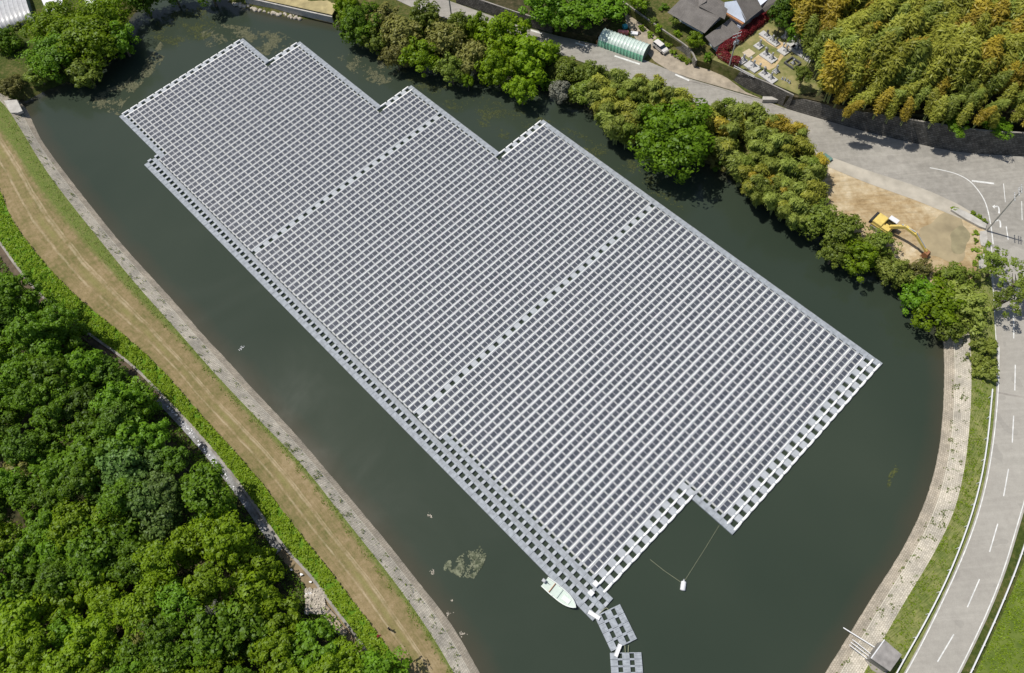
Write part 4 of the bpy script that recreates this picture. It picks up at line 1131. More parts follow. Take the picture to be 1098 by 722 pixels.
ks_ = sorted(mass); V_ = np.concatenate([np.concatenate(mass[k]) for k in ks_]); nf = len(V_)//4
me = bpy.data.meshes.new('bamboo_grove'); me.vertices.add(len(V_)); me.vertices.foreach_set('co', V_.astype(np.float32).ravel())
me.loops.add(nf*4); me.loops.foreach_set('vertex_index', np.arange(nf*4, dtype=np.int32)); me.polygons.add(nf); me.polygons.foreach_set('loop_start', np.arange(0, nf*4, 4, dtype=np.int32))
for k in ks_: me.materials.append(F[k])
me.polygons.foreach_set('material_index', np.concatenate([np.full(sum(len(a) for a in mass[k])//4, i, np.int32) for i, k in enumerate(ks_)])); me.update(calc_edges=True)
o = bpy.data.objects.new('bamboo_grove', me); C.objects.link(o); tag(o, kind='stuff')
for (x, y, r_, k, lab) in ((845,8,20,'dense','dark green tree behind the graveyard at the top edge'), (868,30,22,'wood','green tree between graveyard and bamboo grove'), (856,-8,20,'wood','green tree cut by the top edge beside the grove'), (838,22,10,'dense','small dark tree at the graveyard hedge end'),
        (862,80,11,'olive','round olive bush tree standing in the graveyard corner')):
    tree_at(x, y, r_, 5.5 if r_ < 12 else 8, k, lab, z0=GYZ if r_ < 12 else hill_z-2)
for (x, y, r_, lab) in ((1026,133,15,'bright green shrub hanging over the retaining wall, left of two'), (1070,136,16,'bright green shrub hanging over the retaining wall, right of two')):
    tree_at(x, y, r_, 3.2, 'wood', lab, z0=RZ+3.6, meshes=CR, name='shrub', cat='shrub', vs=.4)
# trees near the top centre, house and greenhouse
for (x, y, r_, h, k, lab, z0) in ((580,2,26,9,'wood','leafy tree above the shaded wall at the top edge',4.5), (612,8,30,7,'wood','broad green tree above the greenhouse, left of two',4.5), (651,6,24,5.5,'wood','broad green tree above the greenhouse, right of two',3.5),
        (600,24,12,4,'wood','low green tree over the end of the shaded wall',5), (683,-4,14,5,'bright','bright tree at the top edge beside the drive',5),
        (745,43,10,4,'bright','round bright green clipped tree beside the house wall',HZ), (724,22,6,3,'olive','small brownish garden tree in front of the house roof',HZ)):
    tree_at(x, y, r_, h, k, lab, z0=z0, meshes=CR)
bush_at(759, 62, 6, 'wood', 'clipped dark green bush left of the red hedge', z0=HZ, vs=1.1)
for i, (x, y) in enumerate(((700,22),(706,30),(712,8),(690,12),(726,36))): bush_at(x, y, 5.5, ('olive', 'bright', 'wood')[i % 3], ['olive garden shrub at the wall, middle of the row', 'bright garden shrub at the wall below the house', 'green garden shrub near the top edge by the house', 'olive garden shrub nearest the top of the garden wall', 'bright garden shrub at the lower end of the garden'][i], z0=HZ)
# weeds by the stone wall, along the drive
for i, (x, y) in enumerate(((688,30),(697,37),(706,44),(715,49),(722,56),(730,62),(737,66))): bush_at(x, y, 5, 'weed', 'low green weed clump at the foot of the garden stone wall', 'weed clumps along the garden wall')
bush_at(1023, 224, 4, 'weed', 'green tuft at the left end of the low concrete wall')
for i, (x, y) in enumerate(((1043,229),(1049,233),(1055,237))): bush_at(x, y, 4.2, 'weed', 'green tuft behind the low concrete wall', 'tufts behind the low concrete wall')
for i, (x, y) in enumerate(((1047,250),(1047,258),(1046,268),(1060,262),(1061,272),(1060,284),(1045,282))): bush_at(x, y, 4, 'weed', 'green weed tuft around the broken concrete pads', 'weed tufts around the concrete pads', vs=.5)
# upper left corner
for (x, y, r_, h, k, lab) in ((62,28,28,9,'bright','broad bright green tree, upper left of the big clump by the pond'), (96,40,34,10,'bright','largest spreading green tree by the pond at the top left'), (60,58,28,8,'wood','mid green tree at the lower left of the big clump'),
        (112,18,24,8,'bright','yellow green tree at the top of the big clump'), (128,42,18,7,'wood','green tree leaning over the dark water'), (92,78,18,5,'olive','low olive tree at the water below the big clump'), (40,80,14,4,'olive','low shrub tree at the end of the revetment'),
        (5,45,16,6,'wood','dark green tree cut by the left frame edge'), (150,-4,18,8,'dense','dark tree at the top edge over the inlet'), (12,92,12,3.5,'brown','brownish shrub left of the revetment end'), (182,-14,16,8,'dense','dark tree beyond the inlet at the top edge'), (222,-16,20,9,'wood','tree beyond the pebbly shore at the top edge')):
    tree_at(x, y, r_*1.1, h, k, lab, full=True)
for i, (x, y) in enumerate(((4,30),(12,29),(20,27),(28,25))): bush_at(x, y, 5, 'olive', 'clipped olive hedge bush below the greenhouse', 'hedge bushes below the top left greenhouses')

# --- ground cover: leafy carpet on the green slope, tufts on verges and revetments
def cover(name, A, B, n, size, mat, z_up=.15, lo=0.0, hi=1.0, clump=.0):
    from mathutils import noise
    a, _ = resample(A, 300); b, _ = resample(B, 300); s = MB(); k = 0; tr = 0
    while k < n and tr < n*12:
        tr += 1; i = rng.integers(0, 299); q = lo+(hi-lo)*rng.random(); f_ = rng.random()
        p = Vector((a[i]*(1-f_)+a[i+1]*f_)*(1-q)+(b[i]*(1-f_)+b[i+1]*f_)*q)
        h = noise.noise(p*.9)+.5*noise.noise(p*2.7)
        if h < clump: continue
        k += 1; c = p+Vector((0, 0, z_up*(.3+max(0, h+.4))))
        nn = Vector(rng.normal(size=3)*.6)+Vector((0, 0, 1)); nn.normalize(); t_ = nn.cross(Vector(rng.normal(size=3))).normalized(); bb = nn.cross(t_)
        z_ = size*(.6+.8*rng.random()); s.quad(c-t_*z_, c-bb*z_*.6, c+t_*z_, c+bb*z_*.6)
    return tag(s.build(name, mat), kind='stuff')
cover('slope_weeds', W_(crL, ZL+.05), W_(slL, ZB), 30000, .17, F['weed'], .45, -.02, 1.0, -.35)
cover('verge_tufts', W_(revR, RZ), W_(rdL, RZ), 5200, .12, F['weed'], .12, 0, .9, -.02)
cover('verge_tufts', W_(revL, ZL), W_(crL, ZL), 2600, .11, F['olive'], .10, 0, .2, .0)
cover('revetment_weeds', W_(shL, WL), W_(revL, ZL), 1800, .10, F['olive'], .12, .45, 1.02, .36)
cover('revetment_weeds', W_(shR, WL), W_(revR, RZ), 1500, .10, F['olive'], .12, .3, 1.02, .38)
cover('lawn_grass', W_([(1046,722),(1079,650),(1104,588),(1126,500)], RZ), W_([(1130,780),(1150,680),(1160,600),(1170,500)], RZ), 9000, .13, F['weed'], .12, 0, 1, -.2)
o3b = offset(sl3, sgn*4.5)
cover('wood_edge_undergrowth', [p+Vector((0, 0, -.6)) for p in o3], [p+Vector((0, 0, -.2)) for p in o3b], 9000, .17, F['wood'], .6, 0, 1.0, -.3)

# ------------------------------------------------------------------ pebbly far shore and its low wall
for i in range(70):
    t_ = random.random(); x = 244+76*t_+random.uniform(-2, 2); y = 1+19*t_**.9+random.uniform(-3.2, 1.6)
    s = MB(); r_ = random.uniform(.25, .6); n = 7
    pts = [(r_*math.cos(2*math.pi*k/n)*(.8+.4*random.random()), r_*math.sin(2*math.pi*k/n)*(.8+.4*random.random())) for k in range(n)]
    b0 = len(s.v); s.v += [(a, b, -.3) for a, b in pts]+[(a*.9, b*.9, r_*.3) for a, b in pts]+[(a*.45, b*.45, r_*.6) for a, b in pts]
    for lv in (0, n):
        for k in range(n): s.f.append((b0+lv+k, b0+lv+(k+1) % n, b0+lv+n+(k+1) % n, b0+lv+n+k)); s.m.append(0)
    s.f.append(tuple(b0+2*n+k for k in range(n))); s.m.append(0)
    o = s.build('rock', MT['rock']); o.location = at(x, y, WL+.15); tag(o, 'pale boulder of the rocky shore near the top edge', 'rock', 'boulders along the far shore')
def lowwall(px, z0, z1, th, label, mat='concrete'):
    A, _ = resample(W_(px, z1), 30); s = MB()
    for i in range(29): s.bar(Vector(A[i])-Vector((0, 0, (z1-z0)/2)), Vector(A[i+1])-Vector((0, 0, (z1-z0)/2)), th, z1-z0)
    return tag(s.build('shore_wall', MT[mat]), label, 'wall')
lowwall([(262,-3),(285,2),(320,10),(356,18)], .2, RZ-.4, .35, 'low grey concrete wall above the rocky far shore')
sheet('dry_bank', [(266,-4),(285,.5),(320,8),(356,16),(362,5),(362,-20),(262,-20)], RZ-.3, plain('dry_grass', (.36, .30, .15), .95, .25, .6))
slab('corner_pad', [(4,108),(18,107),(24,119),(19,121),(11,121)], ZL-.5, ZL+.1, MT['concrete'], 'small concrete landing at the upper end of the left revetment', 'landing')

# ------------------------------------------------------------------ greenhouses
def hoop(name, c0, c1, wpx0, wpx1, hgt, mats, label, zg=RZ, rings=14):
    """tunnel from end pixel c0 to c1; half width from two pixels"""
    a, b = at(*c0, zg), at(*c1, zg); L_ = (b-a).length; hw = (at(*wpx0, zg)-at(*wpx1, zg)).length/2
    root = thing(name, (a+b)/2, math.atan2((b-a).y, (b-a).x), label, 'greenhouse')
    N = 12
    def prof(t_): 
        an = math.pi*t_; return -hw*math.cos(an)*(1 if True else 1), hgt*math.sin(an)**.72
    s = MB(); nr = rings*3
    for i in range(nr+1):
        x = -L_/2+L_*i/nr; sag = (0 if i % 3 == 0 else -.05)
        for k in range(N+1):
            y_, z_ = prof(k/N); s.v.append((x, y_*(1+sag), z_*(1+sag)))
    for i in range(nr):
        for k in range(N):
            q = i*(N+1)+k; s.f.append((q, q+N+1, q+N+2, q+1)); s.m.append(1 if (k >= 2 and len(mats) > 1) else 0)
    s.build('cover', mats, root, True)
    for x in (-L_/2, L_/2):
        e = MB(); e.poly([(x, *prof(k/N)) for k in range(N+1)]); e.build('end_wall', MT['film_white'] if x < 0 else plain('shaded_net', (.10, .14, .12), .8), root)
    for i in range(rings+1):
        h = MB(); x = -L_/2+L_*i/rings; h.tube([(x, prof(k/N)[0]*1.01, prof(k/N)[1]*1.01+.01) for k in range(N+1)], .022, 4); h.build('hoop', mats[-1], root)
    return root
hoop('greenhouse', (645.5,43), (693,60), (643,46), (651,32), 2.6, [MT['film_green'], MT['film_pale']], 'long green film tunnel greenhouse beside the upper road')
hoop('greenhouse', (-30,30), (34,9), (0,33), (-6,3), 2.3, [MT['film_white']], 'clear film tunnel greenhouse at the top left corner')
hoop('greenhouse', (-20,-2), (24,-12), (0,2), (-4,-14), 2.3, [MT['film_white']], 'clear film tunnel greenhouse behind the corner one, cut by the top edge')
slab('sheeting', [(42,-6),(64,-8),(68,2),(60,12),(50,13)], RZ, RZ+.2, MT['tarp'], 'pale sheeting spread on the ground right of the corner greenhouse', 'sheeting')
slab('sheeting', [(88,-8),(106,-8),(112,6),(104,12),(92,6)], RZ, RZ+.2, MT['tarp'], 'pale sheeting showing through the tree top at the top edge', 'sheeting')

# bits of yard clutter beside the greenhouse
def crate(px, py, sx_, sy_, h, mat, name, label, cat, rz=.3, z0=RZ):
    s = MB(); s.box(-sx_/2, sx_/2, -sy_/2, sy_/2, 0, h, 0, .04); s.box(-sx_/2-.03, sx_/2+.03, -sy_/2-.03, sy_/2+.03, h, h+.06, 0, .02)
    o = s.build(name, mat); o.location = at(px, py, z0); o.rotation_euler = (0, 0, rz); return tag(o, label, cat)
crate(670, 30, 1.0, .8, .7, MT['blue'], 'bin', 'small teal bin behind the green greenhouse', 'bin')
crate(668, 36, 2.4, .7, .6, MT['pink'], 'tarpaulin_bundle', 'faded red bundle behind the green greenhouse', 'bundle', -.25)
crate(680, 37, 1.6, .9, .4, MT['tarp'], 'box', 'white box behind the green greenhouse', 'box', -.3)
for x, y, lab in ((681,32,'dark tyre in the yard above the greenhouse, upper one'), (685,36,'dark tyre in the yard above the greenhouse, lower one')):
    s = MB(); s.tube([(.34*math.cos(k*.5236), .34*math.sin(k*.5236), .14) for k in range(13)], .13, 7, cap=False); o = s.build('tyre', MT['dark']); o.location = at(x, y, RZ); tag(o, lab, 'tyre')
crate(644, 43, .9, 1.8, 1.0, MT['tarp'], 'box', 'white cover stack at the left end of the green greenhouse', 'box', -.3)
crate(641, 46, .7, .7, .6, MT['wood'], 'crate', 'brown crate at the left end of the green greenhouse', 'crate', -.3)
crate(886.5, 170, .9, 2.0, .45, MT['tealbox'], 'tank', 'small teal box at the edge of the dirt lot near the bamboo', 'box', .6)

# ------------------------------------------------------------------ the van on the drive
a, b = at(701.5, 45, RZ+.8), at(715, 56, RZ+.8); L_ = 3.9
root = thing('parked_car', Vector(((a+b)/2).to_tuple()[:2]+(RZ,)), math.atan2((b-a).y, (b-a).x), 'small white boxy car parked on the dirt drive by the greenhouse', 'car')
def carbody():
    s = MB(); prof = [(-1.95, .35, .74), (-1.95, .95, .76), (-1.85, 1.05, .76), (.95, 1.08, .77), (1.75, .95, .72), (1.95, .75, .66), (1.95, .35, .66)]
    n = len(prof)
    for sg in (-1, 1):
        for (x, z_, y_) in prof: s.v.append((x, sg*y_, z_))
    for i in range(n-1): s.f.append((i, i+1, n+i+1, n+i)); s.m.append(0)
    s.f.append((n-1, 0, n, 2*n-1)); s.m.append(0); s.f.append(tuple(range(n))[::-1]); s.m.append(0); s.f.append(tuple(range(n, 2*n))); s.m.append(0); return s
carbody().build('body', MT['carwhite'], root)
s = MB(); s.hexa([(-1.85, -.74, 1.05), (1.05, -.74, 1.07), (1.05, .74, 1.07), (-1.85, .74, 1.05), (-1.7, -.62, 1.52), (.45, -.62, 1.52), (.45, .62, 1.52), (-1.7, .62, 1.52)]); s.build('cabin_glass', MT['glass'], root)
s = MB(); s.box(-1.74, .5, -.65, .65, 1.515, 1.60, 0, .05); s.build('roof', MT['carwhite'], root)
for x in (-1.72, -.55):
    for y_ in (-.70, .70):
        s = MB(); s.bar((x, y_, 1.06), (x+.05, y_*.9, 1.53), .12, .05); s.build('pillar', MT['carwhite'], root)
for x in (-1.2, 1.25):
    for y_ in (-.7, .7):
        s = MB(); s.tube([(x, y_-.1, .31), (x, y_+.1, .31)], .31, 14); s.build('wheel', MT['dark'], root)
for y_ in (-.5, .5):
    s = MB(); s.box(1.93, 1.98, y_-.12, y_+.12, .6, .78); s.build('headlight', MT['lgranite'], root)

# ------------------------------------------------------------------ excavator
a, b = at(941, 241, RZ+1), at(988, 274, RZ+.5); rz = math.atan2((b-a).y, (b-a).x)
root = thing('excavator', at(946.5, 246, RZ), rz, 'yellow excavator with its arm stretched over the dirt lot', 'excavator')
for y_ in (-1.25, 1.25):
    s = MB(); pts = [(1.95*math.cos(t_)*.25+(1.6 if math.cos(t_) > 0 else -1.6), y_, .42+.42*math.sin(t_)) for t_ in np.linspace(0, 6.283, 17)[:-1]]
    n = len(s.v); s.v += [(x, y_-.28, z_) for x, _, z_ in pts]+[(x, y_+.28, z_) for x, _, z_ in pts]
    for k in range(16): s.f.append((n+k, n+(k+1) % 16, n+16+(k+1) % 16, n+16+k)); s.m.append(0)
    s.f.append(tuple(n+k for k in range(16))[::-1]); s.m.append(0); s.f.append(tuple(n+16+k for k in range(16))); s.m.append(0)
    for k in range(14): s.box(-2.0+k*.29, -1.85+k*.29, y_-.3, y_+.3, .83, .88)
    s.build('track', MT['dconcrete'], root)
s = MB(); s.box(-.9, .9, -1.0, 1.0, .3, .95); s.build('undercarriage', MT['dark'], root)
s = MB(); s.box(-2.3, 1.5, -1.35, 1.35, 1.0, 1.35, 0, .05); s.box(-2.2, -.3, -1.3, 1.3, 1.3, 2.05, 0, .12); s.box(-.3, 1.3, -1.3, -.35, 1.3, 1.75, 0, .06); s.build('body', MT['yellow'], root)
s = MB(); s.box(-2.75, -2.2, -1.35, 1.35, 1.0, 1.9, 0, .15); s.build('counterweight', MT['dark'], root)
s = MB(); s.box(-.15, 1.5, .45, 1.35, 1.35, 2.75, 0, .08); cab = s.build('cab', MT['glass'], root)
s = MB(); s.box(-.25, 1.55, .38, 1.42, 2.75, 2.88, 0, .04); s.build('cab_roof', MT['white'], cab)
s = MB(); s.bar((.9, -.05, 1.7), (3.2, -.05, 3.9), .55, .6); s.bar((3.2, -.05, 3.9), (5.5, -.05, 3.6), .5, .55); s.build('boom', MT['yellow'], root)
s = MB(); s.bar((5.3, -.05, 3.8), (8.7, -.05, 1.4), .38, .45); s.build('arm', MT['yellow'], root)
s = MB(); s.bar((2.4, -.05, 3.9), (5.1, -.05, 4.15), .16, .16); s.build('arm_cylinder', MT['steel'], root)
s = MB(); s.bar((5.4, -.05, 4.15), (8.2, -.05, 2.1), .15, .15); s.build('bucket_cylinder', MT['steel'], root)
s = MB(); pr = [(8.5, 1.5), (9.3, 1.35), (9.6, .7), (9.2, .1), (8.6, .2), (8.4, .8)]
n = len(pr); s.v += [(x, -.6, z_) for x, z_ in pr]+[(x, .5, z_) for x, z_ in pr]
for k in range(n-1): s.f.append((k, k+1, n+k+1, n+k)); s.m.append(0)
s.f.append(tuple(range(n))); s.m.append(0); s.f.append(tuple(range(n, 2*n))[::-1]); s.m.append(0)
for y_ in (-.5, -.2, .1, .4): s.bar((8.5, y_, .25), (8.25, y_, .05), .1, .08)
s.build('bucket', MT['bucket'], root)

# ------------------------------------------------------------------ utility poles
def pole(px, h, label, arms, trans, z0=RZ, rz=0.3):
    root = thing('utility_pole', at(*px, z0), rz, label, 'utility pole')
    s = MB(); s.tube([(0, 0, 0), (0, 0, h)], [.19, .11], 10); s.build('pole_shaft', MT['concrete'], root)
    for hh in arms:
        s = MB(); s.bar((-.95, .12, hh), (.95, .12, hh), .09, .09); arm = s.build('crossarm', MT['steel'], root)
        for x in (-.85, -.3, .3, .85): q = MB(); lathe(q, [(.0, .04), (.06, .05), (.08, .12), (.05, .22), (0, .25)], 8, c=(x, .12, hh)); q.build('insulator', MT['white'], arm)
    for k in range(trans):
        s = MB(); lathe(s, [(0, 0), (.25, 0), (.27, .05), (.27, .75), (.2, .82), (0, .84)], 12, c=(.35 if k == 0 else -.35, -.2, h-2.6)); s.build('transformer', MT['steel'], root)
    return root
pole((1057.5, 247.5), 12.6, 'tall concrete utility pole leaning over the junction in view, at the lot corner', (12.4, 11.6, 10.2), 0, rz=R(70))
pole((779, 82), 11.5, 'concrete utility pole with transformers by the red hedge', (11.3, 10.5), 2)
pole((484, 17), 9.5, 'concrete utility pole at the upper road near the top edge', (9.3,), 0)

# ------------------------------------------------------------------ house
root = thing('house', at(760, 10, HZ), 0, 'traditional grey tiled house with a pale gable and orange balcony at the top edge', 'house')
o0 = Vector(root.location)
def roofplane(s, pts, th=.18):
    P_ = [Vector(p)-o0 for p in pts]; n = (P_[1]-P_[0]).cross(P_[2]-P_[0]).normalized()
    if n.z < 0: P_.reverse(); n = -n
    e1 = (P_[1]-P_[0]).normalized(); e2 = n.cross(e1); b = len(s.v); N = len(P_)
    s.v += [tuple(p) for p in P_]+[tuple(p-n*th) for p in P_]
    s.f.append(tuple(range(b, b+N))); s.m.append(0); s.f.append(tuple(range(b+N, b+2*N))[::-1]); s.m.append(0)
    for i in range(N): j = (i+1) % N; s.f.append((b+N+i, b+N+j, b+j, b+i)); s.m.append(0)
    for p in P_+P_: s.uv.append((p.dot(e1), p.dot(e2)))
def roof(name, planes, parent=root):
    s = MB(); s.uv = []
    for p in planes: roofplane(s, p)
    return s.build(name, MT['roof'], parent)
Z = lambda x, y, z_: at(700+x/6.1, y/6.1, HZ+z_)
# main roof: ridge and two slopes; px from the enlarged crop
roof('roof', [[Z(95, 82, 3.0), Z(338, 218, 3.0), Z(425, 125, 5.2), Z(190, -12, 5.2)], [Z(425, 125, 5.2), Z(190, -12, 5.2), Z(275, -100, 3.2), Z(505, 40, 3.2)]])
roof('roof', [[Z(300, 42, 5.6), Z(470, 128, 4.6), Z(490, 60, 5.8), Z(360, -30, 6.8)], [Z(300, 42, 5.6), Z(298, -40, 6.0), Z(360, -30, 6.8), Z(350, 10, 6.4)]])
roof('upper_roof', [[Z(610, 142, 4.6), Z(716, 58, 4.6), Z(650, -70, 6.8), Z(545, 5, 6.8)], [Z(545, 5, 6.8), Z(650, -70, 6.8), Z(590, -150, 4.8), Z(480, -60, 4.8)], [Z(716, 58, 4.4), Z(735, 80, 3.8), Z(860, -20, 3.8), Z(800, -60, 4.6)]])
roof('lean_to_roof', [[Z(343, 240, 3.0), Z(402, 312, 2.4), Z(598, 188, 2.4), Z(500, 128, 3.2)]])
def wallbox(name, px4, z1, mat, z0=-.3):
    s = MB(); q = [Z(x, y, 0)-o0 for x, y in px4]; s.hexa([p+Vector((0, 0, z0)) for p in q]+[p+Vector((0, 0, z1)) for p in q]); return s.build(name, mat, root)
wallbox('wall', [(130,115),(325,225),(440,130),(250,10)], 2.9, MT['plaster'])
wallbox('wall', [(365,290),(420,345),(590,225),(500,165)], 2.2, MT['plaster'])
wallbox('wall', [(500,110),(620,185),(760,70),(640,-10)], 4.2, MT['plaster'])
# pale gable end with the balcony
s = MB(); g4 = [Z(470, 15, 5.6)-o0, Z(468, 72, 4.2)-o0, Z(600, 150, 4.2)-o0, Z(608, 128, 4.8)-o0, Z(545, 5, 6.9)-o0]; s.poly(g4); nq = (g4[1]-g4[0]).cross(g4[2]-g4[0]).normalized()*.15
s.poly([p-nq for p in g4][::-1]); 
for i in range(5): j = (i+1) % 5; s.quad(g4[i], g4[i]-nq, g4[j]-nq, g4[j])
gab = s.build('gable', plain('pale_blue_board', (.60, .66, .76), .7, .05), root)
s = MB(); s.bar(Z(472, 78, 3.9)-o0, Z(596, 155, 3.9)-o0, .9, .35); bal = s.build('balcony', MT['wood'], root)
s = MB(); s.bar(Z(498, 50, 4.7)-o0, Z(583, 106, 4.7)-o0, .35, .5); s.build('window', MT['glass'], root)
s = MB(); s.bar(Z(508, 44, 5.1)-o0, Z(580, 92, 5.1)-o0, .3, .2); s.build('lintel', MT['wood'], root)
crate(793.5, 29.5, 1.4, .9, .8, MT['plaster'], 'cistern', 'small white box at the end of the red hedge by the house', 'box', .7, HZ+2.2)
# red hedge
def hedge(px, wd, h, z0, kind, label):
    A, t_ = resample(W_(px, z0), 60); s_ = MB(); o0_ = Vector(A[0]); 
    root = thing('hedge', o0_, 0, label, 'hedge'); n = 9000; V = []; r_ = rng
    i = r_.integers(0, 59, n); f_ = r_.random(n)[:, None]; c = A[i]*(1-f_)+A[i+1]*f_; d = A[i+1]-A[i]; nn = np.stack([-d[:, 1], d[:, 0], d[:, 0]*0], 1); nn /= np.linalg.norm(nn, axis=1)[:, None]
    ph = r_.uniform(0, math.pi, n); wv = wd/2*(1+.12*np.sin(t_[i]*1.9)); c = c+nn*(np.cos(ph)*wv)[:, None]; c[:, 2] += np.sin(ph)**.6*h*(.92+.1*np.sin(t_[i]*2.7)); c += r_.normal(size=(n, 3))*.07; c -= np.array(o0_)
    nr = nn*np.cos(ph)[:, None]+np.array([0, 0, 1])*np.sin(ph)[:, None]+r_.normal(size=(n, 3))*.5; nr /= np.linalg.norm(nr, axis=1)[:, None]
    tt = np.cross(nr, r_.normal(size=(n, 3))); tt /= np.linalg.norm(tt, axis=1)[:, None]; bb = np.cross(nr, tt); sz = .13
    V = np.stack([c-tt*sz, c-bb*sz*.6, c+tt*sz, c+bb*sz*.6], 1).reshape(-1, 3)
    me = bpy.data.meshes.new('foliage'); me.from_pydata(V.tolist(), [], np.arange(4*n).reshape(-1, 4).tolist()); me.materials.append(F[kind]); me.update()
    o = bpy.data.objects.new('foliage', me); C.objects.link(o); o.parent = root
    s = MB()
    for k in range(0, 60, 4): p = Vector(A[k])-o0_; s.tube([p, p+Vector((0, 0, h*.7))], .06, 5)
    s.build('stems', bark, root) if 0 else None; return root
hedge([(792,70),(782,67),(773,61),(774,55),(790,45),(803,34),(818,22),(829,16)], 2.2, 1.7, GYZ-.2, 'red', 'long clipped dark red hedge bending round the graveyard corner')

# ------------------------------------------------------------------ graveyard
G = lambda x, y, z_=GYZ: at(700+x/6.1, y/6.1, z_)
for i, (q, lab) in enumerate((([(690,240),(720,225),(900,300),(880,330),(850,340),(760,290)], 'a'), ([(640,400),(690,360),(800,420),(850,330),(870,350),(800,440),(760,460)], 'b'))):
    s = MB(); s.prism([(p.x, p.y) for p in [G(*c) for c in q]], GYZ-.2, GYZ+.02); tag(s.build('sand_path', MT['sand']), kind='structure')
gd = math.atan2((G(800, 400)-G(700, 330)).y, (G(800, 400)-G(700, 330)).x)
def grave(x, y, w_, d_, stones, label, base='lgranite', kerb=False, lanterns=0):
    root = thing('grave', G(x, y, GYZ+.02), gd, label, 'grave', None)
    s = MB(); s.box(-w_/2, w_/2, -d_/2, d_/2, -.1, .28, 0, .04)
    if kerb:
        s = MB()
        for (a0, a1, b0, b1) in ((-w_/2, w_/2, -d_/2, -d_/2+.25), (-w_/2, w_/2, d_/2-.25, d_/2), (-w_/2, -w_/2+.25, -d_/2+.25, d_/2-.25), (w_/2-.25, w_/2, -d_/2+.25, d_/2-.25)): s.box(a0, a1, b0, b1, -.1, .45)
    s.build('kerb' if kerb else 'plinth', MT[base], root)
    z0 = .0 if kerb else .28
    for k, (sx_, sy_, h, mt) in enumerate(stones):
        s = MB(); s.box(sx_-.42, sx_+.42, sy_-.36, sy_+.36, z0, z0+.22, 0, .03); s.box(sx_-.3, sx_+.3, sy_-.26, sy_+.26, z0+.22, z0+.42, 0, .03)
        st = s.build('pedestal', MT['granite'], root)
        s = MB(); s.box(sx_-.17, sx_+.17, sy_-.16, sy_+.16, z0+.42, z0+.42+h, 0, .05); s.build('headstone', MT[mt], root)
        q = MB(); 
        for dx in (-.33, .33): q.tube([(sx_+dx, sy_-.5, z0), (sx_+dx, sy_-.5, z0+.35)], .06, 6)
        q.build('flower_vases', MT['granite'], root)
    for k in range(lanterns):
        s = MB(); lathe(s, [(.2, 0), (.1, .15), (.1, .6), (.22, .7), (.16, .9), (.3, 1.0), (.05, 1.25), (0, 1.3)], 8, c=(-w_/2+.3+k*(w_-.6), d_/2-.3, z0)); s.build('stone_lantern', MT['granite'], root)
grave(735, 236, 2.6, 1.6, [(.2, .2, .9, 'dgranite')], 'grave with a low grey plinth nearest the red hedge')
grave(788, 278, 2.8, 1.6, [(-.5, .2, .8, 'granite'), (.6, .2, .9, 'dgranite')], 'grave with two stones at the back of the sandy path')
grave(862, 245, 1.2, 1.2, [(0, 0, 1.5, 'granite')], 'tall narrow grave column on the grass at the back', lanterns=1)
grave(692, 305, 1.7, 1.7, [(0, .2, 1.0, 'granite')], 'single grey grave left of the sandy path')
grave(855, 338, 2.2, 2.0, [(.3, .3, 1.1, 'granite')], 'grave on a bright square base right of the sandy path', lanterns=1)
grave(755, 378, 3.6, 2.0, [(-.9, .2, 1.1, 'dgranite'), (.7, .2, 1.0, 'granite')], 'large grave with two dark stones in the middle of the graveyard', lanterns=1)
grave(650, 440, 3.2, 2.2, [(0, .3, 1.0, 'granite')], 'wide pale grave at the front left near the white rail', lanterns=2)
grave(584, 402, 1.5, 1.9, [(0, .3, 1.0, 'granite')], 'small grave beside the lower end of the red hedge')
grave(752, 508, 4.0, 1.9, [(-1.2, .2, .9, 'dgranite'), (.6, .2, 1.0, 'granite')], 'long grave with two stones at the front edge of the graveyard', lanterns=1)
grave(805, 470, 1.2, 1.2, [(0, 0, 1.1, 'granite')], 'narrow single grave behind the long front one')
grave(925, 298, 2.8, 2.2, [(.3, .3, 1.2, 'granite')], 'grave on pale stone at the back right of the graveyard', lanterns=1)
grave(975, 355, 6.0, 2.0, [(-1.8, .3, 1.0, 'granite'), (-.3, .3, .9, 'dgranite'), (1.0, .3, .8, 'granite')], 'longest pale grave plot with a row of three stones at the back right')
grave(912, 418, 2.6, 2.6, [(0, .2, .7, 'granite')], 'square grave enclosed by a dark kerb', 'dgranite', True)
for i, (x, y) in enumerate(((845,520),(862,526),(879,534),(893,545))):
    s = MB(); s.box(-.22, .22, -.18, .18, 0, .2, 0, .03); s.box(-.14, .14, -.1, .1, .2, .65, 0, .06); o = s.build('small_gravestone', MT['granite']); o.location = G(x, y, GYZ); o.rotation_euler = (0, 0, gd); tag(o, 'small old grey gravestone in the little row at the front right of the graveyard', 'gravestone', 'row of small old gravestones')
for i, (x, y) in enumerate(((960,300),(985,312),(1010,330),(1040,352))):
    s = MB(); s.box(-.2, .2, -.16, .16, 0, .2, 0, .03); s.box(-.13, .13, -.1, .1, .2, .8, 0, .06); o = s.build('small_gravestone', MT['granite']); o.location = G(x, y-16, GYZ); o.rotation_euler = (0, 0, gd); tag(o, 'small upright gravestone in the row behind the longest grave plot', 'gravestone', 'row of small gravestones behind the longest plot')
slab('grave_slab', [(700+x/6.1, y/6.1) for x, y in ((585,345),(630,318),(672,348),(628,378))], GYZ, GYZ+.12, plain('sandy_slab', (.50, .42, .30), .9, .12), 'bare sandy stone slab without a gravestone left of the path', 'slab')
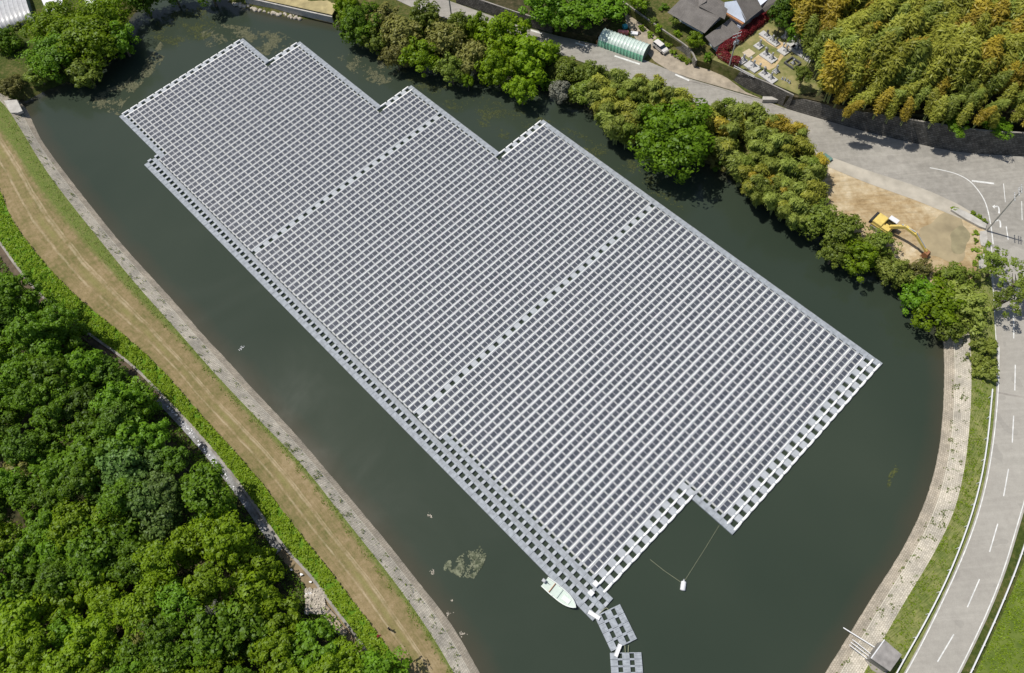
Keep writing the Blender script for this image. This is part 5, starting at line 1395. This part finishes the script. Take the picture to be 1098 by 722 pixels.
def railing(px, z0, h, label, mat='steel', name='railing', gap=1.8):
    A, t_ = resample(W_(px, z0), 40); o0_ = Vector(A[0]); root = thing(name, o0_, 0, label, 'railing')
    for hh in (h, h*.5):
        s = MB(); s.tube([Vector(p)-o0_+Vector((0, 0, hh)) for p in A], .05, 5); s.build('rail', MT[mat], root)
    k = 0
    while k <= t_[-1]:
        i = min(int(np.searchsorted(t_, k)), 39); s = MB(); p = Vector(A[i])-o0_; s.tube([p, p+Vector((0, 0, h))], .045, 5); s.build('post', MT[mat], root); k += gap
    return root
railing([(786.5,74),(797,79.5),(808,85)], GYZ, .9, 'pale metal railing at the front left edge of the graveyard', 'white')
slab('roadside_wall', [(818,103.5),(858,104.5),(874,109),(874,111.5),(858,107.5),(818,107)], RZ, RZ+.9, MT['concrete'], 'low pale concrete parapet where the graveyard wall meets the road', 'wall')

# ------------------------------------------------------------------ pump shed at the lower right
Zs = lambda x, y, z_: at(880+x/8.808, 640+y/8.808, z_)
sq = [Zs(475, 582, RZ+2.5), Zs(655, 706, RZ+2.5), Zs(768, 548, RZ+2.5), Zs(602, 405, RZ+2.5)]
c_ = sum(sq, Vector())/4; root = thing('pump_shed', (c_.x, c_.y, RZ-.1), 0, 'small flat grey roofed shed above the right revetment', 'shed'); o0 = Vector(root.location)
s = MB(); s.hexa([p-o0-Vector((0, 0, .12)) for p in sq]+[p-o0 for p in sq]); s.build('roof', plain('weathered_sheet_roof', (.255, .24, .225), .75, .25, 1.2), root)
s = MB(); q = [c_+(p-c_)*.93 for p in sq]; s.hexa([Vector((p.x, p.y, 0))-Vector((o0.x, o0.y, .6)) for p in q]+[p-o0-Vector((0, 0, .13)) for p in q]); s.build('wall', MT['dconcrete'], root)
s = MB(); s.bar(sq[0]-o0+Vector((0, 0, .01)), sq[3]-o0+Vector((0, 0, .01)), .14, .1); s.build('fascia', MT['white'], root)
# intake rails running down the slope into the water
def rails(pairs, label, wd=.10, mat='white'):
    a0 = Zs(*pairs[0][0]); root = thing('intake_rail', a0, 0, label, 'rail', None)
    for k, (a, b) in enumerate(pairs):
        s = MB(); s.bar(Zs(*a)-a0, Zs(*b)-a0, wd, .14); s.build('rail', MT[mat], root)
rails([((510, 478, RZ+.2), (200, 285, WL-.2))], 'bright white pipe running from the shed down into the water', .14)
rails([((485, 552, RZ+.35), (300, 405, 1.3)), ((470, 575, RZ+.35), (285, 430, 1.3)), ((455, 600, RZ+.35), (270, 455, 1.3))], 'set of three pale parallel rails below the white pipe', .09, 'white')
s = MB(); a_, b_, c2, d_ = Zs(380, 365, 1.9), Zs(220, 440, -.1), Zs(430, 600, RZ-.0), Zs(520, 480, RZ-.0)
slab('shed_step', [(880+x/8.808, 640+y/8.808) for x, y in ((430,600),(480,585),(655,715),(600,760),(480,690))], RZ-.3, RZ+.06, MT['dconcrete'], 'stained concrete floor slab on the near side of the shed', 'slab')

# ------------------------------------------------------------------ allotment plots and scraps at the lower left
Zp = lambda x, y: (300+x/7.22, 600+y/7.22)
for i, (q, lab) in enumerate((([(290,382),(340,337),(388,384),(343,430)], 'topmost of four pale plot slabs at the wood edge'), ([(342,438),(393,393),(438,444),(385,492)], 'second from top of four pale plot slabs at the wood edge'),
        ([(388,500),(440,458),(480,512),(430,556)], 'third from top of four pale plot slabs at the wood edge'), ([(436,566),(488,520),(524,562),(488,602)], 'lowest of four pale plot slabs at the wood edge'))):
    px = [Zp(*p) for p in q]; cxp = sum(p[0] for p in px)/4; cyp = sum(p[1] for p in px)/4
    root = thing('garden_plot', at(cxp, cyp, .1), 0, lab, 'garden plot'); o_ = Vector(root.location)
    s = MB(); s.prism([((p-o_).x, (p-o_).y) for p in [at(*c, .4) for c in px]], -.6, .3); s.build('slab', plain('plot_soil', (.36, .29, .21), .95, .25, 1.4), root)
    e = MB(); W4 = [at(*c, .43)-o_ for c in px]
    for k in range(4): e.bar(W4[k]+Vector((0, 0, .02)), W4[(k+1) % 4]+Vector((0, 0, .02)), .08, .12)
    e.build('edging', MT['dconcrete'], root)
    if i < 2: child('seedlings', CRSM[0], root, F['weed'], (0, 0, .4), (.45, .45, .3))
def scrap(x, y, r_, label, mat, name='scrap_sheet', h=.25, z0=.3):
    p = [(x+r_*math.cos(a)*(.7+.5*random.random()), y+r_*.8*math.sin(a)*(.7+.5*random.random())) for a in np.linspace(0, 6.28, 7)[:-1]]
    slab(name, p, z0-.3, z0+h, MT[mat], label, 'scrap')
scrap(330.5, 637, 3.6, 'largest crumpled white sheet at the top of the garden plots', 'tarp')
scrap(333, 624, 1.7, 'white box shaped scrap above the largest crumpled sheet', 'white')
scrap(312, 611, 1.2, 'small round white container among leaves by the lane', 'white')
scrap(323, 616, 2.0, 'blueish white sheet half hidden under leaves by the lane', 'tarp')
s = MB(); scatter_quads(s, [tuple(at(*Zp(random.uniform(200, 350), random.uniform(225, 420)), .45)) for _ in range(700)], .3, .8, .2); tag(s.build('rubble', MT['rock']), kind='stuff')
for i in range(16):
    t_ = i/15; scrap(180+60*t_+random.uniform(-1.5, 1.5), 431+72*t_+random.uniform(-1.5, 1.5), random.uniform(.5, 1.3), 'small white litter scrap lying along the lane by the wood', 'white', 'litter', .05, 1.08) if i < 0 else None
s = MB()
for i in range(90):
    t_ = random.betavariate(1.6, 2.0); q = at(172+85*t_+random.gauss(0, 1.2), 425+105*t_**1.03+random.gauss(0, 1.2), .32); scatter_quads(s, [tuple(q)], .24, .3, .05)
tag(s.build('litter', MT['tarp']), kind='stuff')

# ------------------------------------------------------------------ the person on the embankment
def person(loc, rz, label):
    root = thing('person', loc, rz, label, 'person')
    V = [(0, 0, .95), (0, 0, 1.15), (0, 0, 1.38), (0, 0, 1.50), (.01, 0, 1.58), (.02, 0, 1.68),
         (0, .19, 1.40), (.04, .24, 1.14), (.22, .17, 1.08), (0, -.19, 1.40), (.04, -.24, 1.14), (.22, -.17, 1.08),
         (0, .10, .90), (.02, .11, .50), (-.02, .12, .08), (.14, .13, .03), (0, -.10, .90), (.02, -.11, .50), (-.02, -.12, .08), (.14, -.13, .03)]
    E_ = [(0, 1), (1, 2), (2, 3), (3, 4), (4, 5), (2, 6), (6, 7), (7, 8), (2, 9), (9, 10), (10, 11), (0, 12), (12, 13), (13, 14), (14, 15), (0, 16), (16, 17), (17, 18), (18, 19)]
    rad = [.15, .14, .17, .06, .09, .10, .075, .05, .035, .075, .05, .035, .095, .07, .05, .04, .095, .07, .05, .04]
    me = bpy.data.meshes.new('body'); me.from_pydata(V, E_, []); o = bpy.data.objects.new('body', me); C.objects.link(o); o.parent = root
    me.materials.append(MT['black']); sk = o.modifiers.new('skin', 'SKIN'); sb = o.modifiers.new('sub', 'SUBSURF'); sb.levels = 2; sb.render_levels = 2
    for i, r_ in enumerate(rad): me.skin_vertices[0].data[i].radius = (r_, r_*(.8 if i in (0, 1, 2) else 1))
    me.skin_vertices[0].data[0].use_root = True
    for sg in (-1, 1):
        for k in range(4):
            f = MB(); y_ = sg*.17+(k-1.5)*.02; f.tube([(.22, y_, 1.08), (.27, y_, 1.07), (.30, y_-sg*.005, 1.045)], [.011, .010, .008], 6); f.build('finger', MT['skin'], root)
        f = MB(); f.tube([(.22, sg*.14, 1.09), (.25, sg*.115, 1.10), (.275, sg*.11, 1.09)], [.012, .011, .009], 6); f.build('thumb', MT['skin'], root)
    s = MB(); lathe(s, [(0, -.06), (.085, -.05), (.098, .02), (.085, .08), (.04, .12), (0, .13)], 14, c=(-.012, 0, 1.73)); s.build('hair', MT['black'], root, True)
    s = MB(); s.box(.25, .38, -.10, .10, 1.08, 1.13, 0, .015); s.build('controller', MT['steel'], root) if False else None
    s = MB(); lathe(s, [(0, -.09), (.055, -.07), (.075, 0), (.06, .06), (0, .08)], 12, c=(.055, 0, 1.69)); fc = s.build('face', MT['skin'], root, True)
    for y_ in (-.028, .028): e = MB(); e.box(.118, .132, y_-.009, y_+.009, 1.695, 1.707); e.build('eye', MT['dark'], fc)
    e = MB(); e.box(.125, .147, -.01, .01, 1.66, 1.69, 0, .004); e.build('nose', MT['skin'], fc); e = MB(); e.box(.112, .125, -.022, .022, 1.637, 1.643); e.build('mouth', MT['wood'], fc)
    return root
person(at(418.5, 675.5, ZL+.05), R(20), 'person in black clothes standing on the embankment path near the bottom')
bush_at(405.5, 682, 2.2, 'red', 'tiny dark reddish tuft at the edge of the embankment path', z0=ZL+.05)
